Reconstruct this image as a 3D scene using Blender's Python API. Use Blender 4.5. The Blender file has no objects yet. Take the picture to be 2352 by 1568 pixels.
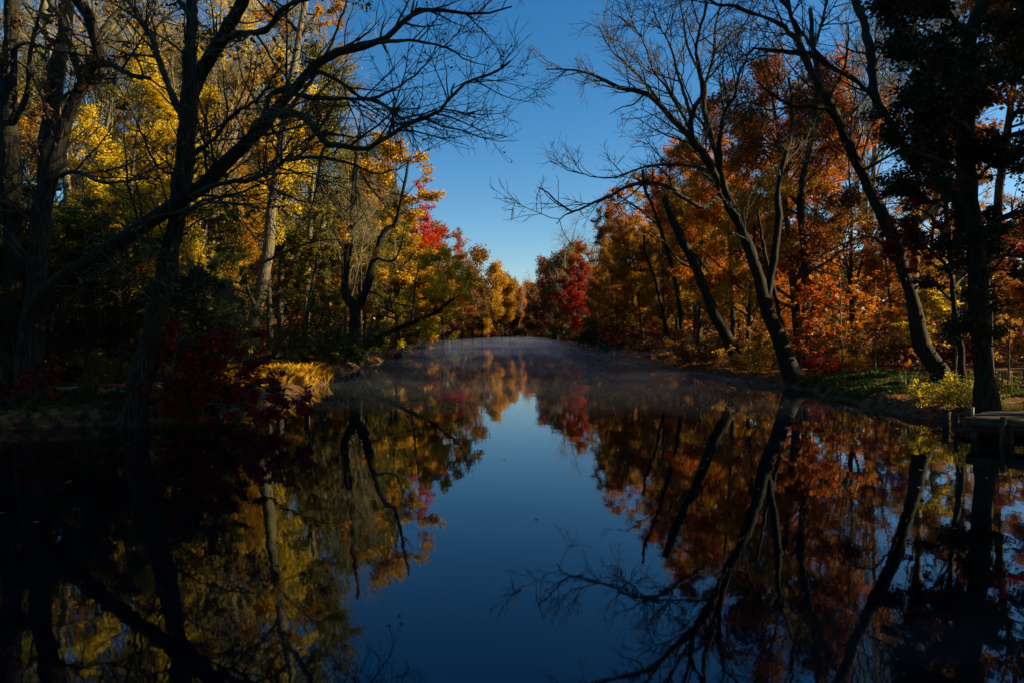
import bpy, math, random
import numpy as np

random.seed(7)
rng = np.random.default_rng(7)
R = math.radians
C = bpy.context.scene.collection
F, CX, HY, CAMZ = 1568.0, 1176.0, 768.0, 2.0      # focal length and horizon of the camera, in units of a 2352 px wide frame

SUN_EL, SUN_AZ = 24.0, 89.0                        # azimuth clockwise from +Y (the view direction)


def at(px, py, d):
    """World point seen at (px, py) from the camera at depth d."""
    return np.array([(px - CX) / F * d, d, CAMZ + (HY - py) / F * d])


# ------------------------------------------------------------------ terrain shape
YL = [-80, 8, 13, 14.6, 16, 19, 22, 25, 28.5, 34, 38, 47, 56, 100, 150, 209, 245, 258, 262, 400]
XL = [-60, -40, -22, -10.5, -7.2, -7.0, -6.8, -7.3, -7.9, -8.8, -9.1, -9.7, -10.2, -12.2, -11.0, -8.4, -4.0, 1.0, 3.0, 3.0]
YR = [-80, 6, 10, 12.5, 14.2, 16.5, 17.7, 21, 24.7, 27, 31, 51, 85, 174, 245, 400]
XR = [50, 22, 12.6, 11.2, 10.1, 10.0, 9.5, 10.3, 10.6, 10.2, 9.6, 8.9, 8.9, 10.8, 9.0, 8.0]


def xl(y):
    return np.interp(y, YL, XL)


def xr(y):
    return np.interp(y, YR, XR)


def sdist(x, y):
    a = xl(y) - x
    b = x - xr(y)
    a = np.where(y < 17, np.minimum(a, np.maximum(y - 12.6, -3) * 1.0 + 0 * a), a)
    b = np.where(y < 14, np.minimum(b, np.maximum(y - 11.2, -3)), b)
    s = np.maximum(a, b)
    return np.maximum(s, (y - 262) * 0.8)


def ground(x, y):
    x = np.asarray(x, float)
    y = np.asarray(y, float)
    wob = 0.35 * np.sin(y * 0.9 + np.sin(x * 0.7)) + 0.22 * np.sin(y * 2.3 + 1.0) + 0.12 * np.sin(y * 5.1 + x)
    s = sdist(x, y) + wob * 0.6
    up = 0.30 * np.clip(s / 0.5, 0, 1) ** 0.7 + 0.16 * np.clip(s / 5, 0, 1) + 0.004 * np.clip(s - 5, 0, 200) * np.clip(s - 5, 0, 40) / 40 * 6
    dn = -0.9 * np.clip(-s / 3.0, 0, 1) - 0.03
    z = np.where(s > 0, up, dn)
    z = z + np.where(s > 0.3, 0.05 * np.sin(x * 1.3 + 0.5 * y) * np.sin(y * 0.9) + 0.03 * np.sin(x * 3.1) * np.sin(y * 2.7 + x), 0)
    # the grassy tip on the left bank and the small lawn on the right bank
    z = z + np.where(s > 0, 0.10 * np.exp(-((x + 9.0) / 1.5) ** 2 - ((y - 27) / 3.5) ** 2), 0)
    z = z + np.where(s > 0, 0.28 * np.exp(-((x - 13.2) / 2.3) ** 2 - ((y - 23) / 3.0) ** 2), 0)
    return z


def gz(x, y):
    return float(ground(np.array([x]), np.array([y]))[0])


# ------------------------------------------------------------------ mesh helpers
def mesh_np(name, verts, faces_flat, nper, attr=None, smooth=True):
    me = bpy.data.meshes.new(name)
    verts = np.ascontiguousarray(verts, dtype=np.float32)
    faces_flat = np.ascontiguousarray(faces_flat, dtype=np.int32)
    nf = len(faces_flat) // nper
    me.vertices.add(len(verts))
    me.vertices.foreach_set('co', verts.ravel())
    me.loops.add(len(faces_flat))
    me.loops.foreach_set('vertex_index', faces_flat)
    me.polygons.add(nf)
    me.polygons.foreach_set('loop_start', np.arange(0, nf * nper, nper, dtype=np.int32))
    me.polygons.foreach_set('loop_total', np.full(nf, nper, dtype=np.int32))
    if smooth:
        me.polygons.foreach_set('use_smooth', np.ones(nf, dtype=bool))
    me.update(calc_edges=True)
    if attr is not None:
        a = me.attributes.new('tint', 'FLOAT', 'FACE')
        a.data.foreach_set('value', np.ascontiguousarray(attr, dtype=np.float32))
    return me


def link(name, me, m, parent=None, override=False):
    o = bpy.data.objects.new(name, me)
    C.objects.link(o)
    if m is not None:
        if override:
            if not me.materials:
                me.materials.append(m)
            o.material_slots[0].link = 'OBJECT'
            o.material_slots[0].material = m
        else:
            if not me.materials:
                me.materials.append(m)
    if parent is not None:
        o.parent = parent
    return o


def tag(o, label=None, cat=None, group=None, kind=None):
    if label:
        o['label'] = label
    if cat:
        o['category'] = cat
    if group:
        o['group'] = group
    if kind:
        o['kind'] = kind
    return o


def empty(name, loc, rz=0, label=None, cat=None, group=None):
    o = bpy.data.objects.new(name, None)
    o.empty_display_size = 0.3
    C.objects.link(o)
    o.location = loc
    o.rotation_euler = (0, 0, rz)
    return tag(o, label, cat, group)


def nrm(v):
    return v / np.maximum(np.linalg.norm(v, axis=-1, keepdims=True), 1e-9)


def tubes(P, Rr, sides, bump=0.0):
    """P (M,n,3), Rr (M,n) -> verts, quads"""
    M, n, _ = P.shape
    T = np.empty_like(P)
    T[:, 1:-1] = P[:, 2:] - P[:, :-2]
    T[:, 0] = P[:, 1] - P[:, 0]
    T[:, -1] = P[:, -1] - P[:, -2]
    T = nrm(T)
    ref = nrm(P[:, -1] - P[:, 0])
    alt = np.where(np.abs(ref[:, 2:3]) > 0.7, np.array([[1.0, 0.1, 0]]), np.array([[0, 0.1, 1.0]]))
    U = nrm(np.cross(T, alt[:, None, :]))
    V = np.cross(T, U)
    a = np.linspace(0, 2 * np.pi, sides, endpoint=False)
    rad = Rr[:, :, None] * np.ones(sides)[None, None]
    if bump:
        rad = rad * (1 + bump * rng.standard_normal((M, n, sides)) + bump * 0.8 * np.sin(3 * a + 1.0)[None, None])
    verts = P[:, :, None, :] + rad[..., None] * (np.cos(a)[None, None, :, None] * U[:, :, None, :] + np.sin(a)[None, None, :, None] * V[:, :, None, :])
    base = (np.arange(M) * n * sides)[:, None, None]
    i = np.arange(n - 1)[None, :, None]
    j = np.arange(sides)[None, None, :]
    j2 = (j + 1) % sides
    q = np.stack([base + i * sides + j, base + i * sides + j2, base + (i + 1) * sides + j2, base + (i + 1) * sides + j], axis=-1)
    return verts.reshape(-1, 3), q.reshape(-1)


def join(parts):
    vs, fs, off = [], [], 0
    for v, f in parts:
        vs.append(v)
        fs.append(f + off)
        off += len(v)
    return np.concatenate(vs), np.concatenate(fs)


def poly_len(P):
    return np.linalg.norm(np.diff(P, axis=1), axis=2).sum(axis=1)


def sample(P, Rr, idx, t):
    n = P.shape[1]
    s = np.clip(t, 0, 0.9999) * (n - 1)
    i = s.astype(int)
    f = (s - i)[:, None]
    pos = P[idx, i] * (1 - f) + P[idx, i + 1] * f
    rad = Rr[idx, i] * (1 - f[:, 0]) + Rr[idx, i + 1] * f[:, 0]
    tan = nrm(P[idx, i + 1] - P[idx, i])
    return pos, rad, tan


def grow(P, Rr, per_m, t0, t1, length, lslope, ang, n, up, wob, rfac, rtip, rmax=9.0, flat=0.0):
    L = poly_len(P)
    cnt = rng.poisson(np.maximum(L * (t1 - t0) * per_m, 0.01))
    idx = np.repeat(np.arange(len(L)), cnt)
    if len(idx) == 0:
        return None
    t = t0 + (t1 - t0) * rng.random(len(idx))
    pos, rad, tan = sample(P, Rr, idx, t)
    v = rng.standard_normal((len(idx), 3))
    v[:, 2] *= (1 - flat)
    perp = nrm(v - (v * tan).sum(1, keepdims=True) * tan)
    a = R(1) * (ang[0] + (ang[1] - ang[0]) * rng.random(len(idx)))[:, None]
    d = np.cos(a) * tan + np.sin(a) * perp
    ln = length * (1 - lslope * t) * (0.55 + 0.75 * rng.random(len(idx)))
    if isinstance(length, float) and length < 0:
        ln = -length * L[idx] * (1 - lslope * t) * (0.6 + 0.7 * rng.random(len(idx)))
    out = np.empty((len(idx), n, 3))
    out[:, 0] = pos
    for k in range(1, n):
        d = nrm(d + wob * rng.standard_normal(d.shape) + up * np.array([0, 0, 1.0]))
        out[:, k] = out[:, k - 1] + d * (ln / (n - 1))[:, None]
    r0 = np.minimum(rad * rfac, rmax)
    s = np.linspace(0, 1, n)[None]
    rr = r0[:, None] * (1 - s) ** 0.8 + rtip
    return out, rr


def leaves(P, n_leaf, size, spread, clump=0.35, droop=0.0, upness=0.8, t0=0.1):
    """leaf faces scattered round the polylines of P; tint per face"""
    L = poly_len(P)
    idx = rng.choice(len(L), n_leaf, p=L / L.sum())
    t = t0 + (1 - t0) * rng.random(n_leaf)
    pos, _, tan = sample(P, np.ones(P.shape[:2]), idx, t)
    pos = pos + spread * rng.standard_normal((n_leaf, 3)) * np.array([1, 1, 0.7])
    ax = nrm(rng.standard_normal((n_leaf, 3)) * np.array([1, 1, 0.5]) - np.array([0, 0, droop]) + 0.3 * tan)
    nn = rng.standard_normal((n_leaf, 3)) + np.array([0, 0, upness])
    nn = nrm(nn - (nn * ax).sum(1, keepdims=True) * ax)
    side = np.cross(ax, nn)
    s = size * (0.6 + 0.8 * rng.random(n_leaf))[:, None]
    w = s * 0.36
    v = np.empty((n_leaf, 4, 3))
    v[:, 0] = pos
    v[:, 1] = pos + ax * s * 0.5 + side * w + nn * w * 0.4
    v[:, 2] = pos + ax * s
    v[:, 3] = pos + ax * s * 0.5 - side * w + nn * w * 0.4
    f = np.arange(n_leaf * 4)
    ct = rng.random(len(L))
    tint = np.clip(clump * ct[idx] + (1 - clump) * rng.random(n_leaf), 0, 1)
    return v.reshape(-1, 3), f, tint


def catmull(pts, n):
    pts = np.asarray(pts, float)
    k = len(pts)
    ext = np.vstack([2 * pts[0] - pts[1], pts, 2 * pts[-1] - pts[-2]])
    dist = np.concatenate([[0], np.cumsum(np.linalg.norm(np.diff(pts[:, :3], axis=0), axis=1))])
    u = np.interp(np.linspace(0, dist[-1], n), dist, np.arange(k))
    i = np.minimum(u.astype(int), k - 2)
    f = (u - i)[:, None]
    p0, p1, p2, p3 = ext[i], ext[i + 1], ext[i + 2], ext[i + 3]
    return 0.5 * ((2 * p1) + (-p0 + p2) * f + (2 * p0 - 5 * p1 + 4 * p2 - p3) * f ** 2 + (-p0 + 3 * p1 - 3 * p2 + p3) * f ** 3)


# ------------------------------------------------------------------ materials
def newmat(name):
    m = bpy.data.materials.new(name)
    m.use_nodes = True
    nt = m.node_tree
    nt.nodes.clear()
    out = nt.nodes.new('ShaderNodeOutputMaterial')
    return m, nt, out


def ramp(nt, cols, fac=None):
    r = nt.nodes.new('ShaderNodeValToRGB')
    el = r.color_ramp.elements
    while len(el) < len(cols):
        el.new(0.5)
    for i, c in enumerate(cols):
        el[i].position = i / (len(cols) - 1)
        el[i].color = (*c, 1)
    if fac is not None:
        nt.links.new(fac, r.inputs[0])
    return r


def leaf_mat(name, cols, trans=0.40, vary=0.35):
    m, nt, out = newmat(name)
    at_ = nt.nodes.new('ShaderNodeAttribute')
    at_.attribute_name = 'tint'
    oi = nt.nodes.new('ShaderNodeObjectInfo')
    mx = nt.nodes.new('ShaderNodeMix')
    mx.inputs[0].default_value = vary
    nt.links.new(at_.outputs['Fac'], mx.inputs[2])
    nt.links.new(oi.outputs['Random'], mx.inputs[3])
    r = ramp(nt, cols, mx.outputs[0])
    pb = nt.nodes.new('ShaderNodeBsdfPrincipled')
    pb.inputs['Roughness'].default_value = 0.55
    pb.inputs['Specular IOR Level'].default_value = 0.25
    tr = nt.nodes.new('ShaderNodeBsdfTranslucent')
    ms = nt.nodes.new('ShaderNodeMixShader')
    ms.inputs[0].default_value = trans
    nt.links.new(r.outputs[0], pb.inputs['Base Color'])
    nt.links.new(r.outputs[0], tr.inputs['Color'])
    nt.links.new(pb.outputs[0], ms.inputs[1])
    nt.links.new(tr.outputs[0], ms.inputs[2])
    nt.links.new(ms.outputs[0], out.inputs[0])
    return m


def bark_mat(name, c1, c2, moss, bump=0.6):
    m, nt, out = newmat(name)
    tc = nt.nodes.new('ShaderNodeTexCoord')
    mp = nt.nodes.new('ShaderNodeMapping')
    mp.inputs['Scale'].default_value = (9, 9, 1.6)
    nt.links.new(tc.outputs['Object'], mp.inputs[0])
    n1 = nt.nodes.new('ShaderNodeTexNoise')
    n1.inputs['Scale'].default_value = 2.2
    n1.inputs['Detail'].default_value = 6
    nt.links.new(mp.outputs[0], n1.inputs[0])
    n2 = nt.nodes.new('ShaderNodeTexNoise')
    n2.inputs['Scale'].default_value = 0.9
    n2.inputs['Detail'].default_value = 3
    nt.links.new(tc.outputs['Object'], n2.inputs[0])
    r1 = ramp(nt, [c1, c2], n1.outputs[0])
    r1.color_ramp.elements[0].position = 0.38
    r1.color_ramp.elements[1].position = 0.62
    mx = nt.nodes.new('ShaderNodeMix')
    mx.data_type = 'RGBA'
    r2 = ramp(nt, [(0, 0, 0), (0.8, 0.8, 0.8)], n2.outputs[0])
    r2.color_ramp.elements[0].position = 0.45
    r2.color_ramp.elements[1].position = 0.65
    nt.links.new(r2.outputs[0], mx.inputs[0])
    nt.links.new(r1.outputs[0], mx.inputs[6])
    mx.inputs[7].default_value = (*moss, 1)
    pb = nt.nodes.new('ShaderNodeBsdfPrincipled')
    pb.inputs['Roughness'].default_value = 0.9
    pb.inputs['Specular IOR Level'].default_value = 0.15
    nt.links.new(mx.outputs[2], pb.inputs['Base Color'])
    if bump:
        b = nt.nodes.new('ShaderNodeBump')
        b.inputs['Strength'].default_value = bump
        b.inputs['Distance'].default_value = 0.04
        nt.links.new(n1.outputs[0], b.inputs['Height'])
        nt.links.new(b.outputs[0], pb.inputs['Normal'])
    nt.links.new(pb.outputs[0], out.inputs[0])
    return m


def flat_mat(name, c1, c2, scale=4.0, rough=0.9, bump=0.0, detail=5, stretch=(1, 1, 1), c3=None):
    m, nt, out = newmat(name)
    tc = nt.nodes.new('ShaderNodeTexCoord')
    mp = nt.nodes.new('ShaderNodeMapping')
    mp.inputs['Scale'].default_value = stretch
    nt.links.new(tc.outputs['Object'], mp.inputs[0])
    n1 = nt.nodes.new('ShaderNodeTexNoise')
    n1.inputs['Scale'].default_value = scale
    n1.inputs['Detail'].default_value = detail
    nt.links.new(mp.outputs[0], n1.inputs[0])
    r1 = ramp(nt, [c1, c2] if c3 is None else [c1, c2, c3], n1.outputs[0])
    r1.color_ramp.elements[0].position = 0.35
    r1.color_ramp.elements[-1].position = 0.68
    pb = nt.nodes.new('ShaderNodeBsdfPrincipled')
    pb.inputs['Roughness'].default_value = rough
    pb.inputs['Specular IOR Level'].default_value = 0.2
    nt.links.new(r1.outputs[0], pb.inputs['Base Color'])
    if bump:
        b = nt.nodes.new('ShaderNodeBump')
        b.inputs['Strength'].default_value = 0.7
        b.inputs['Distance'].default_value = bump
        nt.links.new(n1.outputs[0], b.inputs['Height'])
        nt.links.new(b.outputs[0], pb.inputs['Normal'])
    nt.links.new(pb.outputs[0], out.inputs[0])
    return m


LM = {
    'gold': leaf_mat('gold leaves', [(0.12, 0.09, 0.006), (0.36, 0.16, 0.006), (0.54, 0.29, 0.012), (0.62, 0.40, 0.025)]),
    'yellow': leaf_mat('yellow leaves', [(0.40, 0.24, 0.008), (0.66, 0.46, 0.015), (0.78, 0.58, 0.03)], trans=0.5),
    'orange': leaf_mat('orange leaves', [(0.18, 0.022, 0.006), (0.46, 0.10, 0.006), (0.58, 0.20, 0.010), (0.62, 0.32, 0.018)]),
    'rust': leaf_mat('rust leaves', [(0.16, 0.035, 0.006), (0.30, 0.09, 0.010), (0.36, 0.17, 0.02)]),
    'red': leaf_mat('red leaves', [(0.20, 0.008, 0.003), (0.40, 0.020, 0.004), (0.50, 0.07, 0.006)]),
    'darkred': leaf_mat('dark red leaves', [(0.07, 0.004, 0.004), (0.20, 0.010, 0.007), (0.34, 0.03, 0.012)]),
    'olive': leaf_mat('olive leaves', [(0.04, 0.045, 0.006), (0.13, 0.12, 0.008), (0.38, 0.25, 0.012)]),
    'green': leaf_mat('green leaves', [(0.03, 0.05, 0.010), (0.07, 0.09, 0.010), (0.16, 0.15, 0.012)]),
    'dark': leaf_mat('dark green leaves', [(0.012, 0.022, 0.008), (0.03, 0.04, 0.010), (0.07, 0.045, 0.010)], trans=0.3),
    'brown': leaf_mat('brown leaves', [(0.10, 0.04, 0.012), (0.20, 0.09, 0.02), (0.30, 0.15, 0.035)]),
    'pinkish': leaf_mat('dusty red leaves', [(0.14, 0.03, 0.025), (0.25, 0.06, 0.045), (0.30, 0.12, 0.06)]),
}
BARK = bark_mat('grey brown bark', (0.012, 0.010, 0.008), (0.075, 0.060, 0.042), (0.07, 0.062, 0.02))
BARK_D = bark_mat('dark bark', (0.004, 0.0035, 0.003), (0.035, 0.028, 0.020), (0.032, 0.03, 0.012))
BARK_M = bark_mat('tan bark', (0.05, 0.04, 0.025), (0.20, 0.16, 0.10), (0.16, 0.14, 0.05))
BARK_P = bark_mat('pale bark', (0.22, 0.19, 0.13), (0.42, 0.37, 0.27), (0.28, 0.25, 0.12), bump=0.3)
BARK_W = bark_mat('white bark', (0.5, 0.47, 0.42), (0.75, 0.72, 0.66), (0.5, 0.45, 0.35), bump=0.2)
TWIG = flat_mat('twig bark', (0.035, 0.027, 0.02), (0.09, 0.072, 0.045), 3.0)
TWIG_P = flat_mat('pale twig bark', (0.12, 0.10, 0.055), (0.26, 0.22, 0.12), 3.0)
MOSSY = flat_mat('mossy branch bark', (0.022, 0.018, 0.013), (0.075, 0.07, 0.025), 2.0, bump=0.02)


# ------------------------------------------------------------------ tree prototypes (unit: metres, about 18 m tall)
def trunk_line(H, r, lean=0.04, n=12, wob=0.03):
    d = np.array([rng.normal() * lean, rng.normal() * lean, 1.0])
    P = [np.zeros(3)]
    for k in range(n - 1):
        d = nrm(d + wob * rng.standard_normal(3) + np.array([0, 0, 0.08]))
        P.append(P[-1] + d * H / (n - 1))
    P = np.array(P)[None]
    s = np.linspace(0, 1, n)
    Rr = (r * (1 - s) ** 0.85 + 0.015)
    Rr[0] *= 1.5
    Rr[1] *= 1.05
    return P, Rr[None]


def proto_tree(H, r, per1, t0, len1, lsl, ang, up1, lvl, leafn, lsize, spread, sides=(9, 5, 3, 3), lean=0.04, clump=0.35, per2=1.6, per3=2.6, per4=0, flat=0.0, droop=0.0, up2=0.02, fork=0):
    P, Rr = trunk_line(H, r, lean)
    tr = [tubes(P, Rr, sides[0], 0.05)]
    if fork:
        g = grow(P, Rr, fork / (H * 0.35), 0.2, 0.5, H * 0.55, 0.2, (18, 32), 10, 0.06, 0.06, 0.7, 0.012)
        if g:
            tr.append(tubes(g[0], g[1], 7))
            P0 = catmull(P[0], 10)[None]
            R0 = np.interp(np.linspace(0, 1, 10), np.linspace(0, 1, 12), Rr[0])[None]
            P = np.concatenate([P0, g[0]])
            Rr = np.concatenate([R0, g[1]])
    g1 = grow(P, Rr, per1, t0, 0.98, len1, lsl, ang, 7, up1, 0.10, 0.45, 0.010, flat=flat)
    tr2 = [tubes(g1[0], g1[1], sides[1])]
    g2 = grow(g1[0], g1[1], per2, 0.2, 1.0, len1 * 0.42, 0.4, (30, 60), 5, up2, 0.14, 0.5, 0.006, flat=flat)
    tr2.append(tubes(g2[0], g2[1], sides[2]))
    last = g2
    if lvl >= 3:
        g3 = grow(g2[0], g2[1], per3, 0.1, 1.0, len1 * 0.2, 0.3, (25, 55), 4, up2, 0.16, 0.55, 0.004, flat=flat)
        tr2.append(tubes(g3[0], g3[1], sides[3]))
        last = g3
    if per4:
        g4 = grow(last[0], last[1], per4, 0.05, 1.0, len1 * 0.11, 0.2, (20, 50), 3, 0.03, 0.15, 0.6, 0.003)
        tr2.append(tubes(g4[0], g4[1], 3))
    res = {}
    v, f = join(tr)
    res['trunk'] = mesh_np('tree_trunk', v, f, 4)
    v, f = join(tr2)
    res['branches'] = mesh_np('tree_branches', v, f, 4)
    if leafn:
        v, f, t = leaves(last[0], leafn, lsize, spread, clump, droop)
        res['crown'] = mesh_np('tree_crown', v, f, 4, t, smooth=False)
    res['H'] = H
    return res


PR = {}
for k in range(3):
    PR['near%d' % k] = proto_tree(17, 0.22, 1.9, 0.16, 5.2, 0.62, (45, 75), 0.05, 3, 44000, 0.125, 0.17, clump=0.5, fork=(k % 2) * 2)
for k in range(3):
    PR['mid%d' % k] = proto_tree(17, 0.22, 1.9, 0.10, 5.4, 0.62, (45, 78), 0.05, 3, 27000, 0.20, 0.22, clump=0.5, per2=1.3, per3=1.8, fork=(k % 2) * 2)
for k in range(2):
    PR['far%d' % k] = proto_tree(17, 0.24, 1.6, 0.08, 5.6, 0.60, (45, 78), 0.05, 2, 17000, 0.34, 0.62, clump=0.5, per2=1.6)
for k in range(2):
    PR['sparse%d' % k] = proto_tree(18, 0.20, 1.6, 0.22, 5.2, 0.6, (35, 65), 0.09, 3, 6000, 0.15, 0.12, clump=0.6, per4=1.6, fork=1)
for k in range(2):
    PR['high%d' % k] = proto_tree(20, 0.26, 2.6, 0.5, 5.4, 0.5, (45, 80), 0.03, 3, 30000, 0.2, 0.25, clump=0.5)  # crown shaped high to shade the left bank and let low sun under
for k in range(3):
    PR['bare%d' % k] = proto_tree(19, 0.22, 1.5, 0.28, 6.0, 0.62, (30, 58), 0.12, 3, 0, 0, 0, per4=3.2, per2=1.8, per3=3.0, up2=0.05, fork=2)
for k in range(2):
    PR['farbare%d' % k] = proto_tree(18, 0.24, 1.6, 0.2, 5.6, 0.6, (30, 60), 0.10, 3, 0, 0, 0, per2=2.0, per3=3.0, up2=0.05, fork=2)
for k in range(2):
    PR['sapling%d' % k] = proto_tree(5.0, 0.035, 3.4, 0.25, 1.9, 0.45, (55, 80), 0.02, 3, 2600, 0.12, 0.05, per2=3.0, per3=5.0, clump=0.5, flat=0.55, sides=(6, 4, 3, 3))


def shrub_proto(H, nstem, leafn, lsize, spread=0.12, wide=1.0, droop=0.0):
    P = []
    for k in range(nstem):
        a = rng.random() * 6.28
        d = np.array([math.cos(a) * wide, math.sin(a) * wide, 1.3])
        p = [np.array([math.cos(a) * 0.12, math.sin(a) * 0.12, -0.1])]
        d = nrm(d)
        for j in range(6):
            d = nrm(d + 0.13 * rng.standard_normal(3))
            p.append(p[-1] + d * H * (0.75 + 0.4 * rng.random()) / 5)
        P.append(p)
    P = np.array(P)
    s = np.linspace(0, 1, 7)
    Rr = np.tile(0.022 * (1 - s) + 0.005, (nstem, 1))
    g = grow(P, Rr, 3.5, 0.15, 1, H * 0.45, 0.3, (30, 65), 5, 0.02, 0.15, 0.6, 0.004)
    g2 = grow(g[0], g[1], 5, 0.1, 1, H * 0.2, 0.3, (30, 60), 3, 0.0, 0.15, 0.6, 0.003)
    v, f = join([tubes(P, Rr, 5), tubes(g[0], g[1], 3), tubes(g2[0], g2[1], 3)])
    res = {'H': H, 'stems': mesh_np('shrub_stems', v, f, 4)}
    if leafn:
        v, f, t = leaves(g2[0], leafn, lsize, spread, 0.5, droop)
        res['foliage'] = mesh_np('shrub_foliage', v, f, 4, t, smooth=False)
    return res


for k in range(3):
    PR['shrub%d' % k] = shrub_proto(2.2, 12, 4200, 0.11)
for k in range(2):
    PR['farshrub%d' % k] = shrub_proto(2.6, 10, 2600, 0.22, 0.2)
PR['brush0'] = shrub_proto(2.2, 22, 0, 0)
PR['brush1'] = shrub_proto(2.2, 16, 500, 0.09)


def hemlock_proto(H):
    P, Rr = trunk_line(H, 0.18, 0.02)
    g1 = grow(P, Rr, 4.2, 0.06, 0.98, 3.6, 0.72, (75, 100), 7, -0.06, 0.06, 0.35, 0.008)
    g2 = grow(g1[0], g1[1], 4.0, 0.15, 1, 1.0, 0.4, (45, 75), 4, -0.12, 0.10, 0.5, 0.004, flat=0.6)
    g3 = grow(g2[0], g2[1], 5.0, 0.1, 1, 0.42, 0.3, (40, 70), 3, -0.35, 0.1, 0.6, 0.003)
    v, f, t = leaves(g3[0], 34000, 0.13, 0.05, 0.6, droop=1.0, upness=0.3)
    a, b = join([tubes(P, Rr, 8, 0.03)])
    c, d = join([tubes(g1[0], g1[1], 4), tubes(g2[0], g2[1], 3)])
    return {'H': H, 'trunk': mesh_np('conifer_trunk', a, b, 4), 'branches': mesh_np('conifer_branches', c, d, 4), 'crown': mesh_np('conifer_crown', v, f, 4, t, smooth=False)}


PR['hemlock0'] = hemlock_proto(12)
PR['hemlock1'] = hemlock_proto(12)
PARTS = ['trunk', 'branches', 'crown', 'stems', 'foliage']


def plant(name, proto, x, y, h, leafm, label, cat='tree', group=None, rz=None, barkm=BARK, twigm=TWIG, wide=1.0, lean=(0, 0), z=None):
    p = PR[proto]
    rz = random.random() * 6.28 if rz is None else rz
    e = empty(name, (x, y, (gz(x, y) - 0.08) if z is None else z), rz, label, cat, group)
    e.rotation_euler = (lean[0], lean[1], rz)
    s = h / p['H']
    e.scale = (s * wide, s * wide, s)
    for part in PARTS:
        if part in p:
            m = {'trunk': barkm, 'branches': twigm, 'stems': twigm}.get(part) or LM[leafm]
            link(part, p[part], m, e, override=True)
    return e


# ------------------------------------------------------------------ the setting
def axis(lo, hi, fine_lo, fine_hi, fine, coarse):
    a = list(np.arange(fine_lo, fine_hi, fine))
    x, st = fine_hi, fine
    while x < hi:
        a.append(x)
        st = min(st * 1.12, coarse)
        x += st
    a.append(hi)
    x, st = fine_lo, fine
    while x > lo:
        st = min(st * 1.12, coarse)
        x -= st
        a.insert(0, x)
    return np.array(a)


gx = axis(-900, 900, -20, 20, 0.22, 40)
gy = axis(-200, 1500, 9, 70, 0.28, 40)
X, Y = np.meshgrid(gx, gy)
Z = ground(X, Y)
nx, ny = len(gx), len(gy)
ii = np.arange(ny - 1)[:, None] * nx + np.arange(nx - 1)[None]
q = np.stack([ii, ii + 1, ii + nx + 1, ii + nx], axis=-1).reshape(-1)
gm = flat_mat('leaf littered earth', (0.018, 0.012, 0.007), (0.09, 0.045, 0.018), 5.0, bump=0.05, detail=8, c3=(0.22, 0.11, 0.03))
g = link('ground', mesh_np('ground', np.stack([X, Y, Z], -1).reshape(-1, 3), q, 4), gm)
tag(g, 'leaf littered earth banks on both sides of the river', None, None, 'structure')

# sandy path on the left bank
pth = flat_mat('sandy path', (0.22, 0.15, 0.07), (0.42, 0.30, 0.15), 6.0, bump=0.01)
pu = np.linspace(0, 1, 60)
pc = catmull([(-34, 24, 0), (-24, 21.0, 0), (-17, 19.3, 0), (-12.6, 18.6, 0), (-10.6, 20.5, 0), (-11.0, 25, 0), (-13, 33, 0), (-15, 45, 0)], 90)
tt = nrm(np.gradient(pc, axis=0))
sd = np.stack([-tt[:, 1], tt[:, 0], 0 * tt[:, 0]], -1)
vv = []
for o_ in np.linspace(-1.15, 1.15, 7):
    p_ = pc + sd * (o_ + 0.12 * np.sin(np.arange(90) * 0.8 + o_)[:, None])
    p_[:, 2] = ground(p_[:, 0], p_[:, 1]) + 0.02
    vv.append(p_)
vv = np.stack(vv, 1)
ii = np.arange(89)[:, None] * 7 + np.arange(6)[None]
tag(link('path', mesh_np('path', vv.reshape(-1, 3), np.stack([ii, ii + 1, ii + 8, ii + 7], -1).reshape(-1), 4), pth),
    'pale sandy footpath along the left bank', None, None, 'structure')

# water
m, nt, out = newmat('river water')
tc = nt.nodes.new('ShaderNodeTexCoord')
mp = nt.nodes.new('ShaderNodeMapping')
mp.inputs['Scale'].default_value = (1.0, 0.55, 1)
nt.links.new(tc.outputs['Object'], mp.inputs[0])
na = nt.nodes.new('ShaderNodeTexNoise')
na.inputs['Scale'].default_value = 2.6
na.inputs['Detail'].default_value = 3
nb = nt.nodes.new('ShaderNodeTexNoise')
nb.inputs['Scale'].default_value = 0.35
nb.inputs['Detail'].default_value = 2
nt.links.new(mp.outputs[0], na.inputs[0])
nt.links.new(mp.outputs[0], nb.inputs[0])
mul = nt.nodes.new('ShaderNodeMath')
mul.operation = 'MULTIPLY_ADD'
nt.links.new(na.outputs[0], mul.inputs[0])
mul.inputs[1].default_value = 0.25
nt.links.new(nb.outputs[0], mul.inputs[2])
bp = nt.nodes.new('ShaderNodeBump')
bp.inputs['Strength'].default_value = 1.0
bp.inputs['Distance'].default_value = 0.006
nt.links.new(mul.outputs[0], bp.inputs['Height'])
pb = nt.nodes.new('ShaderNodeBsdfPrincipled')
pb.inputs['Base Color'].default_value = (0.0005, 0.0016, 0.0045, 1)
pb.inputs['Roughness'].default_value = 0.024
pb.inputs['IOR'].default_value = 1.52
pb.inputs['Specular Tint'].default_value = (0.05, 0.60, 1.0, 1)
nt.links.new(bp.outputs[0], pb.inputs['Normal'])
nt.links.new(pb.outputs[0], out.inputs[0])
WATER = m
w = link('water', mesh_np('water', np.array([(-300, -100, 0), (300, -100, 0), (300, 600, 0), (-300, 600, 0)], float), np.arange(4), 4), WATER)
tag(w, 'still dark river reflecting the trees and the sky', None, None, 'structure')


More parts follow.
